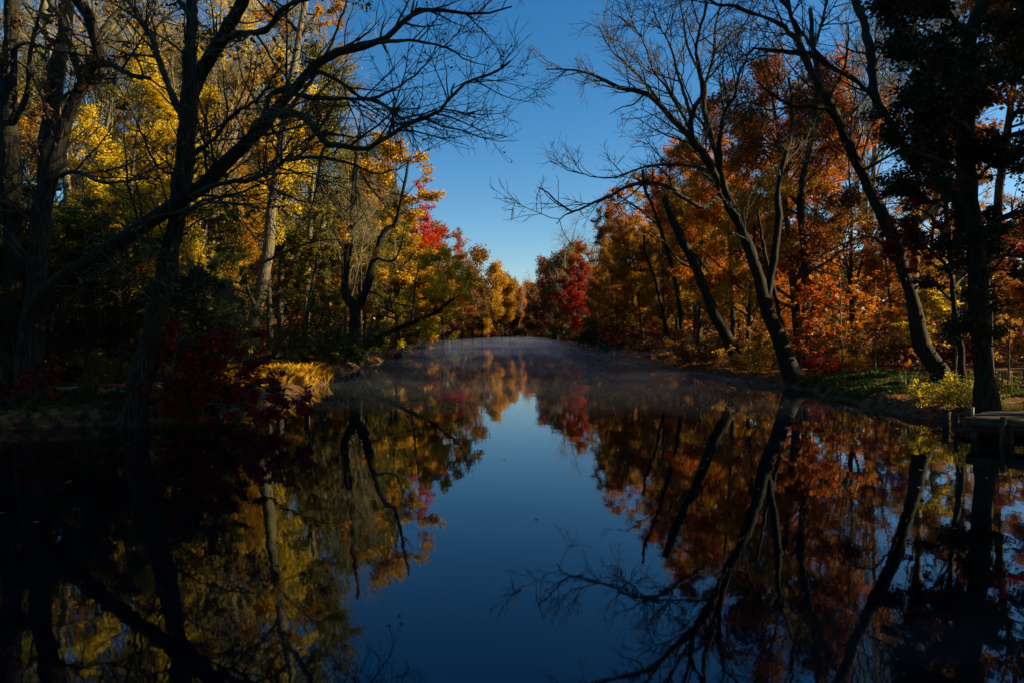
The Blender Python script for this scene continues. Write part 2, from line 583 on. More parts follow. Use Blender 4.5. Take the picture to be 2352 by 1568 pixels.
# ------------------------------------------------------------------ traced trees
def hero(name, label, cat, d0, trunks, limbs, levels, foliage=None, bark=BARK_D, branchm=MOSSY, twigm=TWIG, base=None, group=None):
    """trunks / limbs: (points [(px, py, depth offset)...], width at start px, width at end px)"""
    def line(pts, w0, w1, n=26):
        pw = np.array([at(p[0], p[1], d0 + (p[2] if len(p) > 2 else 0)) for p in pts])
        P = catmull(pw, n)
        L = np.linalg.norm(np.diff(P, axis=0), axis=1).sum()
        jit = rng.standard_normal((n, 3)) * 0.010 * min(L, 6) / 6 * 1.6
        jit[0] = 0
        P = P + jit
        s = np.linspace(0, 1, n)
        lump = 1 + .10 * np.interp(s, np.linspace(0, 1, 14), rng.standard_normal(14))
        return P, (w0 * (1 - s) + w1 * s) / 2 * d0 / F * lump
    T = [line(*t) for t in trunks]
    b = T[0][0][0].copy()
    zb = gz(b[0], b[1])
    T[0][0][0][2] = zb - 0.25
    base = np.array([b[0], b[1], zb])
    T[0][1][0] *= 1.45
    T[0][1][1] *= 1.2
    T[0][1][2] *= 1.06
    Pt = np.stack([t[0] for t in T]) - base
    Rt = np.stack([t[1] for t in T])
    e = empty(name, tuple(base), 0, label, cat, group)
    v, f = tubes(Pt, Rt, 14, 0.035)
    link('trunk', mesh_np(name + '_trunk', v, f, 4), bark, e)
    allP, allR = Pt, Rt
    wood = []
    if limbs:
        Lm = [line(*t) for t in limbs]
        Pl = np.stack([t[0] for t in Lm]) - base
        Rl = np.stack([t[1] for t in Lm])
        wood.append((tubes(Pl, Rl, 8, 0.05), 0))
        allP, allR = np.concatenate([Pt, Pl]), np.concatenate([Rt, Rl])
    Pc, Rc = allP, allR
    st = grow(allP, allR, 0.5, 0.25, 0.85, 0.34, 0.2, (40, 80), 4, 0.05, 0.12, 0.4, 0.012, rmax=0.05)
    if st:
        sr = st[1].copy()
        sr[:] = sr[:, :1] * .6
        sr[:, -1] *= .8
        wood.append((tubes(st[0], sr, 6, .06), 0))
    for i, l_ in enumerate(levels):
        g_ = grow(Pc, Rc, **l_)
        if g_ is None:
            break
        Pc, Rc = g_
        wood.append((tubes(Pc, Rc, 5 if i == 0 else 3), 1))
    v, f = join([w_[0] for w_ in wood])
    me = mesh_np(name + '_branches', v, f, 4)
    me.materials.append(branchm)
    me.materials.append(twigm)
    me.polygons.foreach_set('material_index', np.concatenate([np.full(len(w_[0][1]) // 4, w_[1], dtype=np.int32) for w_ in wood]))
    link('branches', me, None, e)
    if foliage:
        n_, size, spread, lm = foliage[:4]
        v, f, t = leaves(Pc, n_, size, spread, 0.5, foliage[4] if len(foliage) > 4 else 0)
        link('crown', mesh_np(name + '_crown', v, f, 4, t, smooth=False), LM[lm], e)
    return e


def lv(per_m, length, t0=0.15, t1=1.0, lslope=0.5, ang=(30, 60), n=6, up=0.03, wob=0.12, rfac=0.45, rtip=0.004, rmax=0.05, flat=0.0):
    return dict(per_m=per_m, t0=t0, t1=t1, length=length, lslope=lslope, ang=ang, n=n, up=up, wob=wob, rfac=rfac, rtip=rtip, rmax=rmax, flat=flat)


BARE_LV = [lv(1.5, 2.6, t0=0.3, up=0.06, rmax=0.035), lv(2.6, 1.1, up=0.04, rtip=0.003), lv(4.0, 0.5, n=4, up=0.03, rtip=0.0025)]

# -- left foreground
hero('leaning_tree', 'big black leaning tree at the left edge, its long limb reaching diagonally over the river', 'tree', 16.0,
     [([(62, 975), (66, 860), (72, 760), (84, 640, .2), (92, 520, .3), (108, 420, .4), (140, 325, .5), (160, 255, .6), (195, 190, .6), (226, 140, .6), (220, 86, .6), (205, 40, .5), (168, -20, .4), (140, -90, .3)], 54, 20),
      ([(66, 770), (92, 690, -.2), (140, 645, -.5), (241, 580, -.8), (310, 528, -1.0), (406, 466, -1.2), (468, 426, -1.4), (516, 381, -1.5), (566, 331, -1.5), (620, 262, -1.4), (671, 214, -1.2), (723, 150, -1), (804, 112, -.7), (867, 98, -.5), (920, 57, -.2), (945, 26), (1031, 24, .3), (1100, 34, .6), (1175, 16, .9)], 44, 3)],
     [([(224, 130, .6), (238, 105, .8), (262, 90, 1.0), (278, 88, 1.1)], 26, 18),
      ([(205, 185, .6), (215, 155, .3), (250, 148, 0), (300, 172, -.4), (345, 180, -.8)], 16, 8),
      ([(190, 200, .6), (170, 130, .9), (150, 60, 1.2), (110, 0, 1.5), (80, -60, 1.8)], 18, 10),
      ([(222, 90, .6), (270, 30, .9), (330, -10, 1.2), (400, -60, 1.4)], 16, 8),
      ([(627, 214, -1.3), (665, 200, -1.2), (735, 168, -.9), (779, 188, -.8), (829, 223, -.6), (880, 240, -.4), (925, 274, -.2), (950, 300)], 12, 3),
      ([(600, 290, -1.4), (627, 214, -1.3), (700, 222, -1.1), (808, 228, -.9), (855, 227, -.7), (911, 202, -.5), (949, 179, -.4), (984, 141, -.2), (1010, 110, 0)], 13, 2),
      ([(560, 335, -1.4), (600, 280, -1.8), (662, 258, -2.0), (706, 272, -2.1), (726, 299, -2.2), (753, 331, -2.2), (794, 334, -2.3), (832, 346, -2.2), (867, 327, -2.1), (893, 311, -2), (940, 284, -1.9), (999, 258, -1.8), (1037, 223, -1.6), (1066, 196, -1.5), (1116, 172, -1.3), (1172, 140, -1.2)], 17, 3),
      ([(867, 98, -.5), (920, 94, -.3), (955, 94, -.1), (1028, 111, .1), (1072, 138, .2), (1125, 152, .3)], 9, 2),
      ([(406, 466, -1.2), (470, 436, -1.6), (516, 420, -1.8), (565, 416, -2), (620, 392, -2.2), (655, 368, -2.4), (708, 362, -2.5), (760, 366, -2.6), (832, 387, -2.8), (870, 402, -2.9), (895, 388, -3)], 13, 3),
      ([(310, 530, -1), (360, 500, -1.8), (440, 478, -2.2), (500, 462, -2.6), (560, 470, -3), (600, 480, -3.4), (660, 470, -3.7)], 9, 2),
      ([(855, 227, -.7), (880, 240, -1), (920, 270, -1.3), (970, 262, -1.5), (1000, 255, -1.6), (1060, 262, -1.7), (1090, 256, -1.8)], 6, 1.5),
      ([(893, 311, -2), (898, 290, -2), (905, 278, -2.1)], 8, 5),
      ([(1037, 223, -1.6), (1038, 205, -1.6), (1044, 192, -1.7)], 5, 3),
      ([(92, 520, .3), (60, 500, .2), (20, 470, 0), (-30, 455, -.2)], 12, 6),
      ([(108, 420, .4), (170, 395, 0), (240, 420, -.5), (330, 410, -1)], 10, 4)],
     [lv(3.0, 2.4, t0=0.22, up=0.05, rmax=0.028), lv(3.4, 1.1, up=0.03, rtip=0.004), lv(5.0, 0.5, n=4, up=0.02, rtip=0.003)],
     foliage=(500, 0.07, 0.03, 'brown', 0.8))

hero('forked_tree', 'dark forked tree on the left bank whose lower trunk catches sunlight beside the red shrub', 'tree', 14.9,
     [([(306, 985), (318, 900), (340, 805), (354, 735), (380, 640), (394, 565, .1), (408, 480, .2), (422, 380, .3), (428, 300, .3), (434, 240, .3), (436, 190, .3)], 50, 33),
      ([(430, 260, .3), (432, 180, .3), (437, 120, .5), (440, 50, .7), (440, -40, .9), (436, -130, 1.1)], 34, 20),
      ([(430, 250, .3), (448, 195, .2), (480, 135, 0), (512, 85, -.2), (536, 40, -.4), (562, -10, -.6), (590, -90, -.8)], 34, 18)],
     [([(505, 95, -.2), (545, 78, -.6), (592, 74, -1), (616, 66, -1.2), (636, 34, -1.4), (662, 12, -1.6), (705, -2, -1.8), (760, -20, -2)], 18, 5),
      ([(430, 300, .3), (408, 245, .6), (385, 195, .9), (366, 140, 1.1), (348, 90, 1.3), (300, 10, 1.5), (270, -40, 1.6)], 20, 8),
      ([(412, 440, .2), (398, 400, .5), (360, 380, .9), (300, 250, 1.3), (270, 220, 1.5)], 9, 3),
      ([(440, 40, .7), (410, 0, .9), (390, -50, 1.1)], 14, 8),
      ([(424, 360, .3), (480, 330, -.4), (530, 270, -.8), (600, 220, -1.2), (640, 160, -1.5)], 12, 4),
      ([(400, 520, .1), (450, 470, -.4), (500, 455, -.8), (560, 440, -1.2), (640, 400, -1.6)], 10, 3),
      ([(352, 745), (372, 700, -.4), (400, 680, -.8), (470, 655, -1.2), (560, 650, -1.6), (640, 660, -2)], 6, 1.5),
      ([(394, 590, .1), (360, 570, -.4), (300, 600, -.9), (250, 570, -1.2)], 6, 2)],
     [lv(3.0, 2.2, t0=0.2, up=0.05, rmax=0.025), lv(3.4, 1.0, up=0.02, rtip=0.004), lv(4.6, 0.5, n=4, up=0.0, rtip=0.003)],
     foliage=(2200, 0.08, 0.03, 'olive', 0.8))

hero('straight_tree', 'straight grey trunk behind the leaning tree at the left edge', 'tree', 19.5,
     [([(66, 930), (74, 800), (86, 660), (96, 520), (108, 360), (122, 240), (138, 130), (152, 60), (160, -40), (166, -140)], 34, 30)],
     [([(122, 240), (180, 200, -.4), (240, 190, -.8)], 10, 3), ([(140, 120), (90, 60, .5), (50, 0, .9)], 12, 5)],
     [lv(0.9, 2.0, t0=0.4), lv(2.4, 0.9), lv(3, 0.45, n=4)])
hero('black_trunk_tree', 'black upright trunk at the far left edge of the picture', 'tree', 17.0,
     [([(30, 960), (26, 800), (30, 620), (28, 520), (24, 340), (18, 180), (26, 60), (34, -80)], 44, 30)],
     [([(24, 300), (60, 220, -.5), (70, 120, -.9), (100, 0, -1.3)], 14, 6), ([(24, 120), (60, 100, -.5), (120, 115, -1), (200, 130, -1.4)], 10, 4)],
     [lv(1.0, 2.2, t0=0.3), lv(2.4, 1.0), lv(3, 0.5, n=4)], foliage=(1200, 0.10, 0.04, 'brown'))
hero('pale_tree', 'slim pale yellow barked tree between the two dark trees at upper left', 'tree', 27.0,
     [([(190, 890), (175, 700), (160, 500), (140, 300), (117, 120), (103, 40), (95, -60)], 20, 14)],
     [([(140, 300), (160, 200), (180, 100)], 8, 4)],
     [lv(1.0, 2.4, t0=0.4), lv(2.4, 1.0), lv(3, 0.5, n=4)], bark=BARK_M, twigm=TWIG_P)
hero('sunlit_trunk_tree', 'tree with a sunlit yellow trunk and a short stub, left of the grassy tip', 'tree', 31.0,
     [([(566, 850), (574, 790), (586, 733), (600, 664), (612, 605), (618, 560), (622, 490), (636, 400), (648, 320), (656, 260), (668, 190), (686, 100), (698, 20), (708, -60)], 32, 12)],
     [([(590, 715), (580, 690, -.4), (570, 668, -.6), (566, 640, -.7)], 9, 6),
      ([(612, 600), (650, 580, -.8), (720, 555, -1.5), (780, 550, -2)], 7, 2),
      ([(648, 330), (600, 250, 1), (560, 180, 1.6), (540, 90, 2)], 12, 5),
      ([(656, 260), (720, 180, -1), (770, 80, -2), (800, -10, -3)], 11, 4),
      ([(690, 80), (640, 20, 1), (600, -40, 2)], 9, 4)],
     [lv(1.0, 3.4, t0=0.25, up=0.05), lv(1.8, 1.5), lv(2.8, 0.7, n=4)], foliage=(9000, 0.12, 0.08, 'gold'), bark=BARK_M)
hero('split_trunk_tree', 'black tree on the left shore that splits low into two upright stems', 'tree', 43.0,
     [([(806, 846), (809, 800), (814, 750), (815, 715), (806, 694), (792, 675), (792, 640), (797, 590), (809, 500), (815, 400), (824, 310)], 27, 8),
      ([(815, 722), (830, 690), (845, 655), (852, 620), (862, 590), (876, 545), (892, 525), (908, 512), (925, 440, -1), (940, 370, -1)], 20, 5)],
     [([(845, 668), (868, 676, -1), (891, 691, -2), (949, 707, -3), (987, 722, -4)], 6, 2),
      ([(862, 592), (900, 600, -1), (920, 570, -1.5), (928, 520, -2)], 7, 2),
      ([(792, 640), (760, 620, 1), (730, 600, 2)], 5, 2)],
     [lv(0.7, 3.4, t0=0.3, up=0.05), lv(1.5, 1.5), lv(2.4, 0.7, n=4)])
hero('overhanging_tree', 'low dark tree leaning out over the water from the left shore, with yellow leaves', 'tree', 42.0,
     [([(822, 842), (845, 800), (876, 772), (910, 757), (945, 742, -1), (975, 730, -1.5), (999, 719, -2), (1031, 694, -2.5), (1060, 670, -3)], 17, 4)],
     [([(945, 742, -1), (950, 700, -1), (955, 650, -1), (962, 600, -1)], 6, 3), ([(1000, 719, -2), (1003, 690, -2), (1010, 650, -2), (1022, 610, -2)], 5, 2)],
     [lv(1.2, 2.8, t0=0.3, up=0.09), lv(2.2, 1.3), lv(3, 0.6, n=4)], foliage=(7000, 0.15, 0.10, 'yellow', 0.8))

# -- right bank
hero('spreading_bare_tree', 'large bare tree leaning left over the river, base rooted at the right waterside', 'tree', 26.5,
     [([(1832, 888), (1822, 866), (1800, 810), (1783, 762), (1765, 720), (1752, 681), (1738, 625), (1716, 554), (1684, 488), (1660, 440), (1643, 397), (1602, 333, .5), (1575, 300, .8), (1551, 282, 1), (1523, 248, 1.4), (1484, 213, 1.8), (1450, 207, 2.1), (1424, 203, 2.4), (1370, 176, 3), (1307, 159, 3.6), (1253, 159, 4)], 36, 3),
      ([(1758, 700), (1767, 655), (1776, 605), (1783, 554), (1788, 500), (1786, 440), (1800, 370), (1818, 301), (1820, 240), (1812, 180)], 20, 5),
      ([(1664, 446), (1640, 400, -.4), (1610, 350, -.7), (1592, 330, -.8), (1588, 270, -1), (1600, 240, -1.2), (1615, 215, -1.4), (1606, 165, -1.6), (1600, 100, -1.9), (1618, 30, -2.2), (1622, -30, -2.4)], 18, 4),
      ([(1680, 480), (1658, 410, .6), (1643, 350, .9), (1630, 290, 1.2), (1616, 250, 1.4), (1625, 180, 1.7), (1640, 120, 2), (1645, 50, 2.3), (1665, -20, 2.6)], 16, 4),
      ([(1672, 460), (1654, 380, -1), (1654, 300, -1.4), (1668, 250, -1.7), (1690, 215, -2), (1700, 160, -2.3), (1740, 100, -2.7)], 14, 3)],
     [([(1660, 440), (1618, 476, -.8), (1570, 454, -1.2), (1529, 427, -1.5), (1484, 420, -1.9), (1434, 432, -2.3), (1396, 454, -2.7), (1354, 470, -3), (1319, 486, -3.4), (1294, 474, -3.6), (1262, 448, -3.8), (1238, 430, -4)], 13, 2),
      ([(1643, 397), (1592, 383, 1), (1545, 378, 1.5), (1481, 384, 2), (1408, 409, 2.6), (1354, 405, 3), (1307, 392, 3.4)], 10, 2),
      ([(1319, 486, -3.4), (1295, 496, -3.6), (1278, 515, -3.8)], 4, 1.5),
      ([(1523, 248, 1.4), (1490, 200, 1.8), (1440, 150, 2.2), (1400, 110, 2.6), (1375, 60, 3)], 8, 2),
      ([(1484, 213, 1.8), (1455, 240, 2), (1430, 246, 2.2), (1400, 262, 2.6)], 5, 1.5),
      ([(1602, 333, .5), (1560, 250, 0), (1530, 200, -.4), (1500, 160, -.8), (1480, 100, -1.1), (1450, 50, -1.5)], 9, 2),
      ([(1588, 270, -1), (1560, 180, -1.2), (1540, 110, -1.5), (1510, 50, -1.8), (1500, 10, -2)], 8, 2),
      ([(1606, 165, -1.6), (1580, 110, -1.8), (1570, 50, -2), (1560, 0, -2.2)], 7, 2),
      ([(1636, 390, .3), (1580, 335, .8), (1545, 310, 1.2), (1510, 308, 1.5)], 6, 2),
      ([(1643, 350, .9), (1610, 280, 1.4), (1560, 240, 1.8), (1520, 170, 2.2), (1500, 120, 2.5)], 8, 2),
      ([(1640, 120, 2), (1690, 70, 2.2), (1740, 40, 2.4), (1770, 0, 2.6)], 7, 2)],
     [lv(2.1, 3.0, t0=0.3, up=0.05, rmax=0.03, rtip=0.007), lv(3.2, 1.35, up=0.03, rtip=0.006), lv(4.4, 0.65, n=4, up=0.02, rtip=0.005)], branchm=MOSSY)
hero('twin_slim_tree', 'slim dark stem rising just right of the large leaning bare tree', 'tree', 27.4,
     [([(1836, 884), (1815, 820), (1800, 770), (1786, 700), (1770, 640), (1752, 560), (1740, 480)], 14, 6)], [],
     [lv(1.0, 1.8, t0=0.4), lv(2.4, 0.8), lv(3, 0.4, n=4)], foliage=(900, 0.12, 0.05, 'orange'))
hero('snapped_tree', 'dark leaning trunk with a snapped off top on the right bank', 'tree', 32.0,
     [([(1715, 868), (1700, 832), (1672, 780), (1655, 750), (1634, 705), (1618, 664), (1600, 620), (1583, 586), (1562, 545), (1545, 507), (1535, 478), (1528, 452)], 32, 15)],
     [([(1600, 620), (1560, 600, -1), (1530, 560, -1.5), (1490, 530, -2)], 6, 2), ([(1562, 560), (1600, 590, .6), (1636, 640, 1)], 8, 3)],
     [lv(0.7, 2.0, t0=0.3), lv(2.0, 0.9), lv(3, 0.4, n=4)])
hero('curved_slim_tree', 'slim curving mossy tree left of the snapped trunk on the right bank', 'tree', 43.0,
     [([(1568, 835), (1566, 770), (1560, 700), (1548, 625), (1530, 570), (1514, 516), (1497, 470), (1480, 430), (1476, 390)], 13, 6)],
     [([(1514, 516), (1450, 470, -1), (1420, 470, -2)], 5, 2)],
     [lv(0.7, 3.0, t0=0.4), lv(1.8, 1.3), lv(2.6, 0.6, n=4)])
hero('thin_black_tree', 'thin black tree standing among gold leaves, leftmost stem on the right bank', 'tree', 44.0,
     [([(1540, 835), (1528, 750), (1508, 656), (1492, 610), (1481, 580), (1478, 540)], 10, 5)], [],
     [lv(0.7, 3.0, t0=0.4), lv(1.8, 1.3), lv(2.6, 0.6, n=4)])
hero('upright_forked_tree', 'dark upright tree forking into two stems before the orange crowns', 'tree', 33.0,
     [([(1850, 880), (1846, 780), (1852, 680), (1845, 560), (1838, 470), (1850, 390), (1868, 300), (1870, 240), (1880, 180), (1868, 110), (1862, 20)], 22, 8)],
     [([(1840, 480), (1800, 420, .5), (1790, 340, 1), (1740, 330, 1.5)], 10, 3), ([(1852, 390), (1830, 350, .5), (1780, 337, 1), (1730, 300, 1.4)], 8, 3),
      ([(1868, 300), (1900, 230, -.5), (1940, 150, -1), (1950, 60, -1.5)], 9, 3)],
     [lv(0.9, 2.8, t0=0.35, up=0.05), lv(2.0, 1.2), lv(2.8, 0.6, n=4)])
hero('mossy_leaning_tree', 'tall mossy tree leaning left across the upper right, with many bare limbs', 'tree', 21.0,
     [([(2160, 895), (2158, 848), (2135, 825), (2117, 795), (2101, 706), (2076, 621), (2055, 556), (2027, 494), (2000, 440), (1980, 394), (1960, 356), (1944, 325), (1926, 277), (1900, 230), (1873, 179), (1855, 150), (1841, 126), (1834, 80), (1813, 19), (1800, -40)], 34, 9),
      ([(1980, 394, 0), (1960, 350, -.3), (1935, 300, -.4), (1905, 255, -.6), (1875, 243, -.9), (1830, 246, -1.2), (1780, 222, -1.6), (1740, 190, -2)], 15, 4)],
     [([(1873, 179), (1841, 110, -.4), (1800, 62, -.8), (1760, 42, -1.1), (1700, 20, -1.5), (1640, 5, -1.8), (1590, -15, -2.1)], 13, 4),
      ([(1841, 126), (1770, 118, .6), (1725, 110, 1)], 8, 3),
      ([(1980, 394), (2040, 360, -.5), (2090, 330, -.9)], 8, 3),
      ([(2076, 621), (2030, 560, -.4), (1990, 545, -.7), (1940, 560, -1), (1880, 590, -1.3)], 7, 2),
      ([(1926, 277), (1985, 230, .6), (2010, 150, 1), (2060, 60, 1.4)], 9, 3),
      ([(1855, 150), (1880, 80, .5), (1900, 0, .9)], 10, 4),
      ([(1813, 19), (1780, -10, -.4), (1740, -60, -.8)], 7, 3)],
     [lv(2.0, 2.8, t0=0.3, up=0.05, rmax=0.028), lv(3.2, 1.25, rtip=0.005), lv(4.2, 0.6, n=4, rtip=0.004)])
hero('arching_tree', 'thick sunlit mossy limb tree arching left from behind the big black trunk', 'tree', 17.0,
     [([(2262, 905), (2262, 760), (2255, 620), (2240, 520), (2205, 462), (2169, 425), (2130, 392), (2106, 372), (2085, 345), (2068, 324), (2040, 275), (2012, 229), (1990, 205), (1970, 190), (1940, 170), (1911, 157), (1880, 135), (1854, 122), (1800, 118), (1728, 110)], 34, 4),
      ([(2030, 260), (2012, 228, .2), (2004, 180, .4), (1999, 126, .6), (1990, 80, .8), (1983, 47, 1), (1964, 0, 1.2), (1950, -60, 1.4)], 22, 15)],
     [([(1999, 126, .6), (1960, 118, .2), (1930, 105, -.2)], 6, 2), ([(2068, 324), (2120, 250, .5), (2150, 180, .9), (2190, 100, 1.2)], 10, 4),
      ([(1911, 157), (1860, 100, -.5), (1820, 40, -1), (1790, -20, -1.3)], 9, 3)],
     [lv(2.0, 2.2, t0=0.35, up=0.05, rmax=0.025), lv(3.2, 1.0, rtip=0.004), lv(4.0, 0.5, n=4, rtip=0.0035)])
hero('broad_dark_tree', 'broad black trunked tree beside the dock with a dense dark leafy crown', 'tree', 14.2,
     [([(2272, 950), (2262, 900), (2255, 800), (2248, 675), (2240, 560), (2228, 450), (2218, 346), (2222, 200), (2226, 94), (2250, 20), (2262, -40), (2280, -160)], 44, 28)],
     [([(2228, 300), (2180, 270, -.8), (2120, 262, -1.6), (2090, 270, -2.3)], 16, 4),
      ([(2232, 420), (2180, 380, -.6), (2110, 350, -1.2), (2060, 335, -1.6)], 14, 4),
      ([(2235, 480), (2180, 460, .6), (2110, 470, 1.2), (2070, 490, 1.8)], 12, 3),
      ([(2224, 180), (2190, 120, .6), (2150, 80, 1), (2110, 60, 1.5)], 14, 5),
      ([(2224, 160), (2290, 100, .5), (2340, 40, 1), (2420, 0, 1.5)], 14, 5),
      ([(2230, 380), (2290, 330, -.6), (2360, 300, -1.2), (2440, 290, -1.8)], 14, 5),
      ([(2240, 540), (2300, 500, .4), (2370, 480, .9), (2450, 470, 1.4)], 14, 5),
      ([(2245, 620), (2290, 590, -.6), (2350, 590, -1.2), (2430, 600, -1.8)], 10, 4),
      ([(2226, 94), (2180, 30, -.6), (2130, -20, -1.2), (2080, -60, -1.8)], 14, 5),
      ([(2226, 250), (2150, 170, -1.4), (2090, 180, -2.2)], 12, 4)],
     [lv(2.8, 1.35, t0=0.10, up=0.0, rmax=0.03, flat=0.4), lv(4.2, 0.75, up=0.0, flat=0.4), lv(5, 0.38, n=4, up=0)],
     foliage=(68000, 0.07, 0.09, 'dark', 0.3))
hero('red_bough_tree', 'tree with dark red leaves between the mossy leaning tree and the big black trunk', 'tree', 16.5,
     [([(2215, 930), (2205, 800), (2190, 680), (2180, 560), (2170, 450), (2165, 380)], 16, 6)],
     [([(2185, 620), (2130, 570, -.5), (2070, 540, -1), (2010, 545, -1.5)], 8, 2), ([(2180, 560), (2140, 500, .4), (2080, 470, .9), (2020, 470, 1.3)], 8, 2),
      ([(2195, 700), (2140, 650, .3), (2090, 640, .6)], 6, 2), ([(2190, 660), (2250, 600, .6), (2320, 580, 1)], 7, 2), ([(2172, 470), (2230, 420, -.6), (2300, 400, -1.2)], 7, 2)],
     [lv(2.4, 1.2, t0=0.2, up=0.0, flat=0.4), lv(4, 0.6, flat=0.4), lv(5, 0.3, n=4)],
     foliage=(7000, 0.085, 0.05, 'darkred', 0.3))

# -- red shrubs over the water on the left
hero('red_shrub', 'dark red shrub hanging over the water right of the forked tree', 'shrub', 15.6,
     [([(400, 985), (420, 930), (450, 880), (490, 830), (520, 790)], 8, 2)],
     [([(405, 960), (470, 900, -.5), (560, 880, -.9), (640, 900, -1.3), (690, 925, -1.6)], 6, 1.5), ([(420, 940), (470, 830, .3), (540, 780, .5), (600, 775, .8)], 5, 1.5),
      ([(415, 950), (450, 850, -.3), (500, 790, -.6), (560, 750, -.9)], 5, 1.5), ([(410, 950), (500, 860, .6), (580, 840, 1), (640, 850, 1.4)], 5, 1.5),
      ([(405, 960), (460, 930, -.8), (540, 930, -1.3), (620, 950, -1.7)], 5, 1.5), ([(415, 940), (400, 850, .4), (410, 780, .8), (430, 730, 1)], 5, 1.5),
      ([(410, 950), (380, 880, -.5), (370, 820, -.8), (380, 760, -1.1)], 5, 1.5), ([(408, 950), (520, 900, .8), (600, 880, 1.3), (660, 890, 1.8)], 5, 1.5)],
     [lv(4.5, 0.7, t0=0.15, up=-0.01, flat=0.4, rmax=0.012), lv(6, 0.35, flat=0.4, up=-.02), lv(7, 0.18, n=3)],
     foliage=(17000, 0.075, 0.05, 'darkred', 0.4))
hero('red_shrub', 'dark red shrub at the left edge below the leaning tree', 'shrub', 15.2,
     [([(20, 990), (30, 940), (50, 900), (60, 870)], 7, 2)],
     [([(20, 970), (70, 920, -.5), (110, 890, -.8)], 5, 1.5), ([(20, 970), (-20, 900, -.3), (-40, 860, -.6)], 5, 1.5), ([(22, 960), (40, 880, .5), (90, 850, .8)], 5, 1.5)],
     [lv(5, 0.7, t0=0.15, up=0.0, flat=0.4, rmax=0.012), lv(6, 0.35, flat=0.4), lv(7, 0.18, n=3)],
     foliage=(4000, 0.075, 0.035, 'darkred', 0.4))

# ------------------------------------------------------------------ placed trees
def X_(px, d):
    return (px - CX) / F * d


def H_(py, d, x=None):
    return CAMZ + (HY - py) / F * d - 0.4


